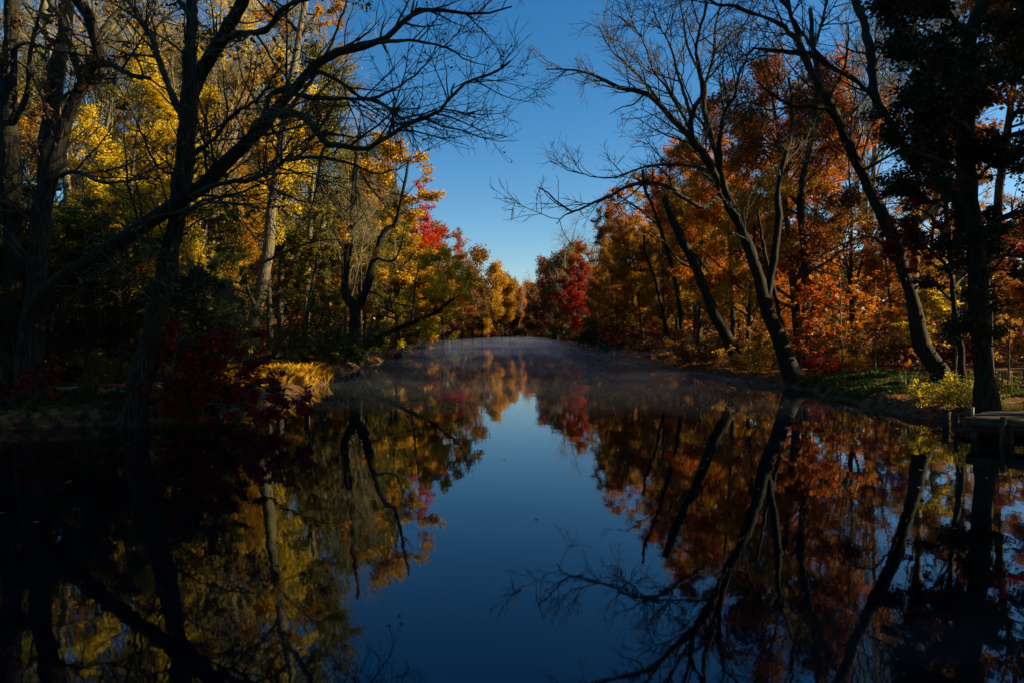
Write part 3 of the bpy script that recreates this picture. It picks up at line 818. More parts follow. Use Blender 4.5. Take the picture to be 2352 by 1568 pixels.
PLACED = [
    # name, proto, px base, depth, py top, leaf, label, wide, bark
    ('yellow_tree', 'near0', 330, 33, 130, 'yellow', 'bright yellow tree glowing behind the forked tree at upper left', 1.0),
    ('yellow_tree', 'near2', 545, 44, -120, 'yellow', 'tall bright yellow tree topmost behind the right fork of the forked tree', .8),
    ('golden_tree', 'near1', 150, 40, 200, 'gold', 'golden tree behind the straight grey trunk at left', 1.0),
    ('golden_tree', 'mid0', 915, 58, 345, 'gold', 'tall golden orange tree standing highest along the left shore beside the sky', 1.15),
    ('rusty_tree', 'mid1', 800, 66, 330, 'olive', 'olive gold tree left of the tall golden orange tree', 1.0),
    ('red_tree', 'mid2', 972, 84, 455, 'red', 'red crowned tree on the left shore, right of the tall golden tree', 1.1),
    ('red_tree', 'mid0', 1018, 99, 520, 'rust', 'rust red tree below the red crown on the left shore', 1.05),
    ('bare_tree', 'farbare0', 1030, 118, 520, None, 'pale grey bare tree just right of the red crown', .9),
    ('bare_tree', 'farbare1', 1062, 140, 575, None, 'pale bare tree left of the yellow green tree far down the river', 1.0),
    ('yellow_green_tree', 'far0', 1128, 196, 598, 'gold', 'yellow green crowned tree far down the left shore', .75),
    ('golden_tree', 'far1', 1108, 170, 640, 'gold', 'low golden tree at the far left waterside', .9),
    ('orange_red_tree', 'far1', 1197, 268, 668, 'orange', 'small orange red tree at the far end of the river', .55),
    ('brown_tree', 'far0', 1225, 280, 655, 'brown', 'hazy brown tree closing the far end of the river', .8),
    ('bare_tree', 'farbare0', 1210, 290, 628, None, 'tall bare tree at the very end of the river', .8),
    ('dusty_red_tree', 'far0', 1262, 214, 596, 'pinkish', 'dusty red tree at the far right shore beside the sky gap', .62),
    ('dark_red_tree', 'mid1', 1322, 100, 600, 'red', 'deep red tree bulging over the water on the far right shore', .95),
    ('bare_tree', 'farbare1', 1300, 150, 520, None, 'wispy bare tree above the deep red tree', .9),
    ('bare_tree', 'farbare0', 1372, 108, 480, None, 'leafless grey tree right of the wispy bare one on the right shore', .9),
    ('orange_pink_tree', 'mid2', 1430, 84, 482, 'rust', 'rust pink topped tree beneath the low bare limb on the right', .8),
    ('golden_tree', 'near1', 1478, 57, 545, 'gold', 'golden tree low on the right shore left of the slim black stems', 1.05),
    ('orange_tree', 'near0', 1556, 58, 392, 'orange', 'round topped orange tree just behind the snapped trunk', .85),
    ('orange_tree', 'near2', 1700, 54, 362, 'orange', 'orange tree behind the large leaning bare tree', .9),
    ('orange_tree', 'near1', 1850, 46, 165, 'orange', 'tallest orange tree on the right, with golden upper leaves', .78),
    ('golden_tree', 'near0', 1620, 47, 560, 'gold', 'low golden tree behind the snapped trunk', 1.2),
    ('golden_tree', 'sparse0', 1960, 38, 330, 'gold', 'thin leaved golden tree behind the mossy leaning tree', 1.1),
    ('orange_tree', 'near2', 1790, 42, 560, 'orange', 'low orange tree behind the fork of the large leaning bare tree', 1.1),
    ('rusty_tree', 'near1', 2060, 36, 520, 'rust', 'low rusty tree behind the mossy leaning tree', 1.1),
    ('bare_tree', 'bare0', 1775, 62, 110, None, 'bare tree standing behind the orange crowns with its top against the sky', .8),
    ('bare_tree', 'bare1', 2090, 38, -150, None, 'tall bare tree filling the upper right sky left of the dark crown', .9),
    ('bare_tree', 'bare2', 1990, 45, -60, None, 'tall bare tree whose top crosses the mossy leaning tree', .8),
    ('bare_tree', 'bare0', 2210, 34, -250, None, 'tall bare tree behind the dark leafy crown at right', .9),
    ('bare_tree', 'bare1', 700, 52, -10, None, 'bare tree with pale lit twigs behind the long diagonal limb', .8),
    ('bare_tree', 'bare2', 470, 36, -150, None, 'tall bare tree between the forked tree and the sunlit trunk', .8),
    ('bare_tree', 'bare0', 740, 74, 200, None, 'bare tree left of the tall golden orange tree', .9),
    ('bare_tree', 'bare1', 880, 78, 300, None, 'slender bare tree rising behind the tall golden orange tree', .8),
    ('brown_tree', 'mid0', 1395, 98, 500, 'brown', 'brown tree right of the deep red tree on the right shore', .8),
    ('brown_tree', 'far0', 1298, 165, 560, 'brown', 'small brown tree behind the deep red tree', .8),
    ('brown_tree', 'mid2', 1062, 128, 548, 'brown', 'brown tree among the pale bare ones left of the far yellow green crown', .8),
    ('golden_tree', 'near2', 1420, 66, 520, 'gold', 'olive gold tree below the low bare limb on the right shore', .9),
    ('golden_tree', 'near1', 420, 52, -10, 'gold', 'golden tree seen between the forked tree stems', .9),
    ('brown_tree', 'far1', 1086, 150, 572, 'brown', 'brown tree left of the far yellow green crown', .9),
    ('golden_tree', 'far0', 1152, 222, 618, 'gold', 'small golden tree just right of the far yellow green crown', .8),
    ('brown_tree', 'far1', 1172, 244, 632, 'brown', 'small brown tree left of the orange red one at the river end', .7),
    ('rusty_tree', 'far0', 1280, 188, 575, 'rust', 'rusty tree right of the dusty red tree at the sky gap', .8),
    ('brown_tree', 'far1', 1250, 238, 618, 'brown', 'small brown tree left of the dusty red tree', .7),
    ('olive_tree', 'near1', 60, 44, -20, 'olive', 'tall olive gold tree behind the black upright trunk at the left edge', 1.0),
    ('olive_tree', 'near0', 640, 50, 90, 'olive', 'tall olive gold tree behind the sunlit trunk', 1.0),
    ('bare_tree', 'bare2', 230, 34, -200, None, 'bare tree between the straight grey trunk and the forked tree', .8),
]
for i, (nm, pr, px, d, py, lm, lb, wd) in enumerate(PLACED):
    pale = nm == 'bare_tree'
    plant(nm, pr, X_(px, d), d, H_(py, d), lm, lb, wide=wd, barkm=BARK_M if pale else BARK, twigm=TWIG_P if pale else TWIG)
plant('hemlock', 'hemlock0', X_(470, 27), 27, H_(330, 27), 'olive', 'olive green hemlock with drooping sprays between the forked tree and the sunlit trunk')
plant('hemlock', 'hemlock1', X_(215, 25), 25, H_(420, 25), 'olive', 'olive green hemlock between the leaning tree and the forked tree')
plant('hemlock', 'hemlock0', X_(700, 40), 40, H_(450, 40), 'olive', 'yellow green hemlock right of the sunlit trunk')
plant('white_tree', 'farbare1', X_(1187, 255), 255, H_(655, 255), None, 'thin white trunked tree leaning right in front of the small orange red tree', barkm=BARK_P, twigm=TWIG_P, wide=.3, lean=(0, .16), z=0.3, rz=0.0)

for (px, d, py, lm, lb) in [
    (1838, 27.5, 640, 'orange', 'orange leaved sapling in front of the large leaning bare tree'),
    (1880, 25.5, 700, 'orange', 'tiered orange sapling with a pale stem right of the leaning bare tree base'),
    (1935, 26.5, 620, 'orange', 'orange sapling over the red bush at the lawn edge'),
    (2010, 25, 650, 'orange', 'orange sapling behind the lawn, left of the mossy leaning trunk'),
    (2190, 21, 640, 'yellow', 'yellow leaved sapling between the mossy leaning trunk and the big black trunk'),
    (2120, 22.5, 700, 'yellow', 'yellow sapling against the foot of the mossy leaning trunk'),
    (2318, 20, 690, 'gold', 'golden sapling above the hanging cloth'),
    (1745, 29, 740, 'gold', 'golden sapling left of the leaning bare tree base')]:
    plant('sapling', 'sapling%d' % random.randint(0, 1), X_(px, d), d, H_(py, d), lm, lb, barkm=BARK_M, twigm=TWIG, wide=1.1)

# ------------------------------------------------------------------ the wood on both banks
LANDMARKS_L = [(40, 'the black upright trunk'), (100, 'the straight grey trunk'), (330, 'the forked tree'), (470, 'the hemlock'), (580, 'the sunlit trunk'),
               (700, 'the grassy tip'), (815, 'the split trunk tree'), (906, 'the tall golden tree'), (980, 'the red crown'), (1060, 'the pale bare trees'), (1125, 'the yellow green crown')]
LANDMARKS_R = [(1250, 'the dusty red tree'), (1335, 'the deep red tree'), (1430, 'the rust pink tree'), (1510, 'the thin black stem'), (1640, 'the snapped trunk'),
               (1760, 'the leaning bare tree'), (1850, 'the upright forked tree'), (2000, 'the lawn'), (2110, 'the mossy leaning tree'), (2250, 'the big black trunk')]
used = {}


def wood_label(desc, px, d, x, side):
    lms = LANDMARKS_L if side < 0 else LANDMARKS_R
    k = min(lms, key=lambda a: abs(a[0] - px))
    rel = 'behind' if abs(k[0] - px) < 14 else ('just left of' if px < k[0] else 'just right of')
    off = (xl(d) - x) if side < 0 else (x - xr(d))
    row = 'by the water' if off < 3.5 else 'second row back' if off < 9 else 'deep in the wood' if off < 17 else 'rearmost in the wood'
    far = 'near' if d < 45 else 'mid-distance' if d < 90 else 'far' if d < 150 else 'very far'
    return '%s %s %s, %s %s' % (far, desc, row, rel, k[1])


KW = {'gold': 'golden leaved tree', 'yellow': 'yellow leaved tree', 'orange': 'orange leaved tree', 'rust': 'rusty leaved tree', 'red': 'red leaved tree', 'darkred': 'maroon tree',
      'olive': 'olive leaved tree', 'green': 'green leaved tree', 'brown': 'brown leaved tree', None: 'bare tree'}
occupied = [(X_(p[2], p[3]), p[3]) for p in PLACED]


def choose(side, y):
    if side < 0:
        if y < 50:
            return random.choice(['olive', 'olive', 'gold', 'green', 'yellow', None, 'gold'])
        if y < 110:
            return random.choice(['gold', 'olive', 'brown', 'olive', 'gold', None])
        return random.choice(['brown', 'gold', 'olive', None, None, 'rust'])
    if y < 62:
        return random.choice(['orange', 'gold', 'gold', 'rust', 'orange', 'orange', 'olive'])
    if y < 110:
        return random.choice(['gold', 'rust', 'gold', 'orange', 'olive', None])
    return random.choice(['brown', None, 'rust', 'gold', None, 'darkred'])


def add_wood(side, off, y0, y1, step, hmin, hmax, skip=None):
    y = y0
    while y < y1:
        yy = y + random.uniform(-0.3, 0.3) * step
        x = (xl(yy) - off - random.uniform(-.8, 1.6)) if side < 0 else (xr(yy) + off + random.uniform(-.8, 1.6))
        y += step * (1 + min(y, 120) / 260.0)
        if any((x - a) ** 2 + (yy - b) ** 2 < 4.5 for a, b in occupied):
            continue
        if skip and skip(x, yy):
            continue
        px = CX + x / yy * F
        if px < -160 or px > 2520:
            continue
        occupied.append((x, yy))
        lm = choose(side, yy)
        if lm is None:
            pr = 'bare%d' % random.randint(0, 2) if yy < 75 else 'farbare%d' % random.randint(0, 1)
            nm = 'bare_tree'
        else:
            pr = ('near%d' if yy < 62 else 'mid%d' if yy < 125 else 'far%d') % random.randint(0, 1 if yy >= 125 else 2)
            if yy < 62 and random.random() < .25:
                pr = 'sparse%d' % random.randint(0, 1)
            nm = {'gold': 'golden_tree', 'yellow': 'yellow_tree', 'orange': 'orange_tree', 'rust': 'rusty_tree', 'red': 'red_tree', 'darkred': 'dark_red_tree', 'olive': 'olive_tree', 'green': 'green_tree', 'brown': 'brown_tree'}[lm]
        h = random.uniform(hmin, hmax) * (0.58 if side < 0 and yy < 38 and lm is not None else 1.0)
        if side < 0 and 60 < yy < 125:
            h = min(h, (HY - np.interp(px, [880, 960, 1020, 1100], [470, 560, 620, 660])) / F * yy + 2) if px > 900 else h
        plant(nm, pr, x, yy, h, lm, wood_label(KW[lm], px, yy, x, side), group='trees of the left bank wood' if side < 0 else 'trees of the right bank wood',
              barkm=random.choice([BARK, BARK, BARK_M]) if lm is None else BARK, twigm=random.choice([TWIG, TWIG_P]) if lm is None else TWIG, wide=random.uniform(.8, 1.1))


def cap_l(x, y):          # nothing on the grassy tip, the path or in the sky gap
    return (y < 36 and x > -11.5)


add_wood(-1, 2.0, 37, 255, 5.5, 11, 17, cap_l)
add_wood(-1, 6.5, 24, 255, 6.5, 15, 20, cap_l)
add_wood(-1, 12, 24, 255, 8.0, 15, 20, cap_l)
add_wood(-1, 19, 26, 200, 11, 15, 20)
add_wood(-1, 28, 30, 130, 14, 15, 20)
lawn = lambda x, y: (y < 28.5 and x < 17) or (y < 31 and x > 14)
add_wood(1, 2.0, 33, 255, 5.5, 10, 15, lawn)
add_wood(1, 6.5, 30, 255, 7.0, 14, 19, lawn)
add_wood(1, 12, 30, 255, 9.0, 14, 18, lawn)
add_wood(1, 20, 32, 180, 13, 13, 17, lawn)
# trees that close the view at the far end
for k in range(16):
    x, y = -34 + k * 4.4 + random.uniform(-1, 1), 268 + (k * 7) % 22
    lm = random.choice(['brown', 'rust', 'gold', None])
    pr = ('farbare%d' if lm is None else 'far%d') % random.randint(0, 1)
    nm = {'brown': 'brown_tree', 'rust': 'rusty_tree', 'gold': 'golden_tree', None: 'bare_tree'}[lm]
    plant(nm, pr, x, y, random.uniform(19, 23), lm, wood_label(KW[lm], CX + x / y * F, y, x, -1 if x < 3 else 1),
          group='trees closing the far end of the river', twigm=TWIG_P if lm is None else TWIG)

# shrubs along the banks
SH = {'dark': 'blackish green', 'darkred': 'dark red', 'rust': 'rusty', 'olive': 'olive', 'brown': 'brown', 'green': 'green', 'gold': 'golden', 'red': 'red', 'orange': 'orange'}


def shrub(px, d, x, side, lm, h, pr, wide=1.2, label=None, group='shrubs along the banks'):
    nm = 'brushwood' if lm is None else 'shrub'
    desc = 'leafless twiggy shrub' if lm is None else SH[lm] + ' shrub'
    plant(nm, pr, x, d, h, lm or 'brown', label or wood_label(desc, px, d, x, side), cat='shrub', group=group, wide=wide)


for side in (-1, 1):
    for off, y0, step in ((0.3, 36 if side < 0 else 28.5, 2.7), (3.8, 22 if side < 0 else 29, 5.5), (9, 24 if side < 0 else 30, 8.5)):
        y = y0
        while y < (250 if off < 3 else 130):
            yy = y + random.uniform(-1, 1)
            x = (xl(yy) - off - random.uniform(-.2, 1.2)) if side < 0 else (xr(yy) + off + random.uniform(-.2, 1.2))
            y += step * (1 + y / 90.0)
            px = CX + x / yy * F
            if px < -60 or px > 2420 or (side < 0 and yy < 36 and x > -11.6) or (side > 0 and off < 3 and yy < 34):
                continue
            lm = random.choice(['green', 'olive', 'green', 'brown', 'darkred', None] if side < 0 else ['brown', 'green', 'darkred', 'gold', 'olive', None, 'rust', 'brown'])
            if side > 0 and off < 1:
                lm = random.choice(['dark', 'brown', 'brown', 'darkred', 'dark', 'rust'] if yy < 60 else ['dark', 'green', 'brown', 'darkred'])
            if side < 0 and yy < 34:
                lm = random.choice(['dark', 'green', 'dark', 'olive'])
            pr = ('brush%d' % random.randint(0, 1)) if lm is None else ('shrub%d' % random.randint(0, 2) if yy < 65 else 'farshrub%d' % random.randint(0, 1))
            shrub(px, yy, x, side, lm, random.uniform(1.6, 3.2) * (.7 if side > 0 and yy < 50 else 1), pr)
for (px, d, lm, h, lb) in [
    (1898, 27.5, 'red', 1.0, 'small bright red bush behind the lawn'),
    (1970, 27, 'gold', .9, 'low golden bush at the back edge of the lawn'),
    (2150, 16.6, 'yellow', .68, 'yellow green leafy bush on the bank left of the dock'),
    (2205, 15.8, 'olive', .45, 'low ivy covered bush between the yellow green bush and the big black trunk'),
    (2238, 15.4, 'olive', .8, 'ivy shrub climbing beside the big black trunk'),
    (1720, 30, 'gold', 1.6, 'golden bush left of the leaning bare tree base'),
    (415, 16.6, 'gold', .9, 'sunlit golden bush under the red shrub'),
    (150, 23.5, 'green', 1.6, 'dark green bush beyond the sandy path'),
    (250, 22.0, 'olive', 1.3, 'olive bush left of the forked tree'),
    (2330, 14.6, 'olive', .3, 'low ivy clump behind the dock at the right edge')]:
    plant('shrub', 'shrub%d' % random.randint(0, 2), X_(px, d), d, h, lm, lb, cat='shrub', wide=1.0)

# shade trees added on the right, most of them unseen beyond the edge
for (x, y, h, lm, lb, pr) in [(17.5, 11.5, 23, 'dark', 'tall high crowned shade tree added just beyond the right edge, behind the dock', 'high0'), (21.5, 14.5, 24, 'dark', 'tall high crowned shade tree added beyond the right edge, behind the cloth line', 'high1'),
                          (16.5, 6.0, 17, 'dark', 'tall dark shade tree added beyond the right edge beside the dock', 'high1'), (26, 11, 23, 'dark', 'tall dark leafy shade tree added farthest beyond the right edge', 'high0'),
                          (21.5, 19.5, 24, 'dark', 'unseen high crowned shade tree added right of the hanging cloth', 'high0'), (27.5, 18, 24, 'dark', 'high crowned shade tree added beyond the right edge, second behind the cloth', 'high1'),
                          (24, 22, 8, 'dark', 'added low dark leafy shade tree right of the lawn', 'near0'), (26, 26, 8.5, 'dark', 'added low dark leafy shade tree farthest right of the lawn', 'near1'), (22.5, 29, 8, 'rust', 'added low rusty shade tree right of the lawn', 'near2'),  # low trees added to block sun from the lawn
                          (23, 33, 19, 'rust', 'high crowned rusty shade tree added beyond the back of the lawn', 'high0')]:
    plant('dark_tree' if lm == 'dark' else 'rusty_tree', pr, x, y, h, lm, lb, wide=1.15)
for (px, d, py, lm, pr, lb) in [(20, 23, 420, 'dark', 'near0', 'dark leafy tree behind the black upright trunk at the left edge'), (250, 24, 450, 'green', 'near1', 'low dark leafy tree between the straight grey trunk and the forked tree'),
                          (450, 23.5, 560, 'green', 'near2', 'low dark leafy tree right of the forked tree foot'), (120, 21.5, 600, 'green', 'near2', 'low green tree behind the foot of the leaning tree'),
                          (-60, 19, 350, 'dark', 'near1', 'dark leafy tree cut by the left edge'), (520, 25.5, 690, 'green', 'near0', 'low green tree behind the red shrub'),
                          (5, 18.2, 470, 'dark', 'near0', 'dark leafy young tree in front of the black upright trunk at the left edge'), (205, 18.0, 520, 'dark', 'near2', 'dark leafy young tree between the leaning tree and the forked tree'),
                          (-120, 17.5, 380, 'dark', 'near2', 'dark leafy tree just outside the left edge'), (395, 18.4, 590, 'dark', 'near1', 'dark leafy young tree just right of the forked tree')]:
    plant('dark_tree', pr, X_(px, d), d, H_(py, d), lm, lb, wide=1.5)

# unseen trees added round the viewpoint to cut skylight and shade the foreground
for i, (x, y, h) in enumerate([(-15, -9, 17), (-8, -14, 19), (0, -17, 18), (8, -15, 19), (16, -11, 18), (22, -3, 18), (24, 3, 17), (-21, -2, 17), (-25, 5, 18), (-27, 12, 17), (30, 14, 18), (28, 6, 18), (-4, -24, 20), (12, -24, 20)]):
    plant('dark_tree', 'near%d' % (i % 3), x, y, h, 'green', 'unseen tree added round the viewpoint for its shade', group='unseen shade trees added round the viewpoint', wide=1.25)

# far-off wood behind both banks
def far_wood(name, label, x0, x1, y0, y1, n, hmax, lm):
    P = np.stack([rng.uniform(x0, x1, n), rng.uniform(y0, y1, n), rng.random(n) ** 1.3 * hmax], -1)
    P[:, 2] += ground(P[:, 0], P[:, 1])
    Q = P[:, None, :] + np.array([[[0, 0, 0], [0, 0, 0.3]]])
    v, f, t = leaves(Q, n, 0.9 if name == 'far_wood' else 0.4, 0.3)
    tag(link(name, mesh_np(name, v, f, 4, t, smooth=False), LM[lm]), label, 'wood', None, 'stuff')


far_wood('far_wood', 'far-off mass of olive brown wood behind the left bank', -75, -40, 26, 290, 60000, 14, 'olive')
far_wood('undergrowth', 'low brown undergrowth in the left bank wood', -42, -17, 26, 110, 26000, 3.2, 'brown')
far_wood('undergrowth', 'low brown undergrowth in the right bank wood', 17, 44, 31, 110, 26000, 3.0, 'rust')
far_wood('undergrowth', 'low brown undergrowth at the far end of the river', -20, 24, 266, 292, 9000, 5, 'brown')
far_wood('far_wood', 'far-off mass of rusty wood behind the right bank', 42, 75, 24, 290, 60000, 12, 'rust')
far_wood('far_wood', 'far-off mass of brown wood beyond the end of the river', -60, 60, 292, 320, 14000, 14, 'brown')

# ------------------------------------------------------------------ ground cover
def blades(name, label, cx, cy, rx, ry, n, h, cols, lean=0.5, cond=None):
    nc = n // 22
    kx_, ky_ = cx + rx * rng.uniform(-1, 1, nc), cy + ry * rng.uniform(-1, 1, nc)
    kh = 0.45 + 1.1 * rng.random(nc) ** 2
    ki = rng.integers(0, nc, n * 2)
    x = kx_[ki] + .09 * rng.standard_normal(n * 2)
    y = ky_[ki] + .09 * rng.standard_normal(n * 2)
    kh = kh[ki]
    ok = (((x - cx) / rx) ** 2 + ((y - cy) / ry) ** 2 < 1) & (ground(x, y) > 0.02)
    x, y, kh = x[ok][:n], y[ok][:n], kh[ok][:n]
    n = len(x)
    z = ground(x, y)
    a = rng.random(n) * 6.283
    hh = kh * h * (0.5 + 0.8 * rng.random(n))
    w = 0.008 + 0.008 * rng.random(n)
    dx, dy = np.cos(a), np.sin(a)
    l = lean * rng.random(n) * hh
    b = np.stack([x, y, z - 0.02], -1)
    s = np.stack([-dy * w, dx * w, 0 * x], -1)
    mid = b + np.stack([dx * l * .35, dy * l * .35, hh * .6], -1)
    tip = b + np.stack([dx * l * 1.2, dy * l * 1.2, hh], -1)
    v = np.stack([b - s, b + s, mid + s * .8, tip, mid - s * .8], 1)
    m_ = leaf_mat(name + ' blades', cols, trans=0.4, vary=0.0)
    me = mesh_np(name, v.reshape(-1, 3), np.arange(n * 5), 5, rng.random(n), smooth=False)
    tag(link(name, me, m_), label, 'grass', None, 'stuff')


blades('grass', 'sunlit straw gold grass on the tip of the left bank', -9.2, 26.8, 2.7, 5.8, 36000, 0.25, [(0.20, 0.16, 0.015), (0.72, 0.36, 0.02), (0.85, 0.46, 0.03)], 0.9)
blades('grass', 'short green lawn grass on the right bank', 13.6, 22.5, 4.2, 5.0, 45000, 0.09, [(0.02, 0.05, 0.008), (0.05, 0.10, 0.012), (0.10, 0.13, 0.02)])
blades('grass', 'dark grass along the near left bank', -11, 17, 6, 3, 12000, 0.16, [(0.02, 0.04, 0.008), (0.06, 0.08, 0.012), (0.12, 0.10, 0.02)])


def litter(name, label, x0, x1, y0, y1, n, on_water=False, size=0.08):
    x = rng.uniform(x0, x1, n)
    y = rng.uniform(y0, y1, n)
    z = ground(x, y)
    if on_water:
        ok = (z < -0.05)
        x, y = x[ok], y[ok]
        z = 0 * x + 0.004
    else:
        ok = z > 0.05
        x, y, z = x[ok], y[ok], z[ok] + 0.015
    n = len(x)
    a = rng.random(n) * 6.28
    s = size * (.5 + rng.random(n))[:, None]
    ax = np.stack([np.cos(a), np.sin(a), (0 if on_water else 0.35) * rng.standard_normal(n)], -1) * s
    sd_ = np.stack([-np.sin(a), np.cos(a), (0 if on_water else 0.35) * rng.standard_normal(n)], -1) * s * .4
    c = np.stack([x, y, z], -1)
    v = np.stack([c - ax * .5, c + sd_, c + ax * .5, c - sd_], 1)
    me = mesh_np(name, v.reshape(-1, 3), np.arange(n * 4), 4, rng.random(n), smooth=False)
    tag(link(name, me, LM['rust' if not on_water else 'gold']), label, 'leaves', None, 'stuff')


litter('fallen_leaves', 'fallen brown and orange leaves on the left bank', -22, -5, 14, 60, 40000)
litter('fallen_leaves', 'fallen orange leaves on the right bank and round the dock', 9, 26, 12, 60, 50000)
litter('floating_leaves', 'small fallen leaves floating on the river', -14, 12, 7, 80, 1400, True, 0.055)

# iris clump at the lawn's edge
e = empty('iris_clump', (X_(2085, 19.2), 19.2, gz(X_(2085, 19.2), 19.2)), 0, 'clump of long arching iris blades at the lawn edge', 'plant')
P = []
for k in range(34):
    a = random.random() * 6.28
    L = random.uniform(.35, .85)
    ln = random.uniform(.1, .9)
    P.append([(math.cos(a) * .08 + math.cos(a) * L * ln * s ** 1.7, math.sin(a) * .08 + math.sin(a) * L * ln * s ** 1.7, -.03 + L * (s - .35 * ln * s ** 3)) for s in np.linspace(0, 1, 7)])
P = np.array(P)
v, f = tubes(P, np.tile(0.011 * (1 - np.linspace(0, 1, 7)) ** .6 + .001, (34, 1)), 3)
link('blades', mesh_np('iris_blades', v, f, 4), flat_mat('iris green', (0.06, 0.09, 0.02), (0.16, 0.20, 0.06), 6.0), e)


# ------------------------------------------------------------------ dock, posts, cloth line
def box_np(x0, x1, y0, y1, z0, z1):
    v = np.array([(x, y, z) for z in (z0, z1) for y in (y0, y1) for x in (x0, x1)], float)
    f = np.array([0, 2, 3, 1, 4, 5, 7, 6, 0, 1, 5, 4, 2, 6, 7, 3, 0, 4, 6, 2, 1, 3, 7, 5])
    return v, f


def boxes(name, bs, m, parent=None, bevel=0.006):
    v, f = join([box_np(*b) for b in bs])
    o = link(name, mesh_np(name, v, f, 4, smooth=False), m, parent)
    if bevel:
        md = o.modifiers.new('bevel', 'BEVEL')
        md.width = bevel
        md.segments = 2
    return o


WOOD = flat_mat('weathered planks', (0.015, 0.011, 0.008), (0.10, 0.07, 0.04), 3.0, bump=0.01, stretch=(1, 14, 6))
PILE = flat_mat('old pile wood', (0.015, 0.011, 0.008), (0.08, 0.06, 0.04), 3.0, bump=0.02, stretch=(6, 6, 1))
dk = empty('dock', (8.68, 12.95, 0), R(-47), 'weathered plank dock on piles at the right edge, in front of the big black trunk', 'dock')
# local x runs along the front edge towards the camera's right, local y away from the water
boxes('deck', [(0, 3.4, 0.0 + k * .147, .14 + k * .147, .395 + .004 * (k % 2), .45 + .004 * (k % 2)) for k in range(12)], WOOD, dk)
boxes('front_beam', [(0.0, 3.4, -.055, -.004, .27, .435)], WOOD, dk)
boxes('side_beam', [(-.055, -.004, -.055, 1.75, .27, .435)], WOOD, dk)
for (a, b) in ((0.06, .08), (0.62, .08), (1.25, .08), (2.2, .08), (0.06, 1.2), (1.25, 1.2)):
    v, f = tubes(np.array([[(a, b, -.9), (a, b, 0), (a, b, .39)]]), np.full((1, 3), .06), 12, 0.02)
    link('pile', mesh_np('dock_pile', v, f, 4), PILE, dk)
v, f = tubes(np.array([[(.55, -.13, -.8), (.55, -.13, .2), (.555, -.13, .50), (.555, -.13, .505)]]), np.array([[.055, .055, .05, .001]]), 12, 0.02)
link('mooring_post', mesh_np('mooring_post', v, f, 4), PILE, dk)
ld = empty('landing', (8.95, 13.9, 0), R(-12), 'low wooden landing just above the water behind the dock corner', 'landing')
boxes('deck', [(0 + k * .165, .158 + k * .165, -.55, .05, .075, .12) for k in range(13)], WOOD, ld)
for (a, b) in ((.1, -.45), (.1, -.02), (1.9, -.45), (1.9, -.02)):
    v, f = tubes(np.array([[(a, b, -.9), (a, b, 0), (a, b, .074)]]), np.full((1, 3), .045), 10)
    link('pile', mesh_np('landing_pile', v, f, 4), PILE, ld)


def post(name, label, px, d, z0, z1, r, m):
    x = X_(px, d)
    v, f = tubes(np.array([[(0, 0, z0), (0, 0, z0 * .5 + z1 * .5), (.01, 0, z1), (.01, 0, z1 + .004)]]), np.array([[r, r * .97, r * .95, .002]]), 12, 0.03)
    v[:, 2] += 0
    o = link(name, mesh_np(name, v, f, 4), m)
    o.location = (x, d, 0)
    return tag(o, label, 'post')


post('wooden_post', 'short sunlit post standing at the tip of the low landing', 2196, 13.75, -.5, .37, .05, PILE)
post('wooden_post', 'thin sunlit post right behind the dock corner', 2233, 13.55, -.5, .56, .028, BARK_P)
post('wooden_pile', 'fat grey pile stump standing in the water left of the landing', 2173, 14.9, -.8, .37, .085, PILE)

# rope with hanging cloths
rp = np.array([at(2262, 838, 17.2), at(2300, 852, 17.6), at(2326, 852, 17.8), at(2352, 846, 17.6), at(2400, 832, 17.0)])
v, f = tubes(catmull(rp, 30)[None], np.full((1, 30), .009), 6)
tag(link('rope', mesh_np('rope', v, f, 4), flat_mat('rope', (0.35, 0.26, 0.14), (0.5, 0.4, 0.22), 20)), 'taut rope strung from the big black trunk above the leafy ground', 'rope')


def cloth(name, label, pts_top, drop, narrow, seedv, m):
    top = catmull(np.array(pts_top), 48)
    nrow = 18
    rows = []
    for j in range(nrow):
        s = j / (nrow - 1)
        c = top.mean(0)
        p = top.copy()
        p[:, :2] = c[:2] + (p[:, :2] - c[:2]) * (1 - narrow * s)
        u = np.linspace(0, 1, 48)
        p[:, 1] += (0.012 + .035 * s) * np.sin(u * 6.28 * 4.5 + seedv + .6 * s) + .01 * np.sin(u * 31 + s * 2)
        p[:, 2] -= drop * s * (1 + .03 * np.sin(u * 9 + seedv))
        rows.append(p)
    g_ = np.stack(rows)
    b = g_[0, 24].copy()
    ii_ = np.arange(nrow - 1)[:, None] * 48 + np.arange(47)[None]
    o = link(name, mesh_np(name, g_.reshape(-1, 3) - b, np.stack([ii_, ii_ + 1, ii_ + 49, ii_ + 48], -1).reshape(-1), 4), m)
    o.location = tuple(b)
    md = o.modifiers.new('thickness', 'SOLIDIFY')
    md.thickness = 0.006
    return tag(o, label, 'cloth')


m, nt, out = newmat('striped cloth')
tc = nt.nodes.new('ShaderNodeTexCoord')
wv = nt.nodes.new('ShaderNodeTexWave')
wv.inputs['Scale'].default_value = 5.2
wv.inputs['Distortion'].default_value = 0.6
nt.links.new(tc.outputs['Object'], wv.inputs[0])
r = ramp(nt, [(0.16, 0.07, 0.02), (0.62, 0.46, 0.22)], wv.outputs[1])
pb = nt.nodes.new('ShaderNodeBsdfPrincipled')
pb.inputs['Roughness'].default_value = .9
tr = nt.nodes.new('ShaderNodeBsdfTranslucent')
ms = nt.nodes.new('ShaderNodeMixShader')
ms.inputs[0].default_value = .3
nt.links.new(r.outputs[0], pb.inputs['Base Color'])
nt.links.new(r.outputs[0], tr.inputs['Color'])
nt.links.new(pb.outputs[0], ms.inputs[1])
nt.links.new(tr.outputs[0], ms.inputs[2])
nt.links.new(ms.outputs[0], out.inputs[0])
STR = m
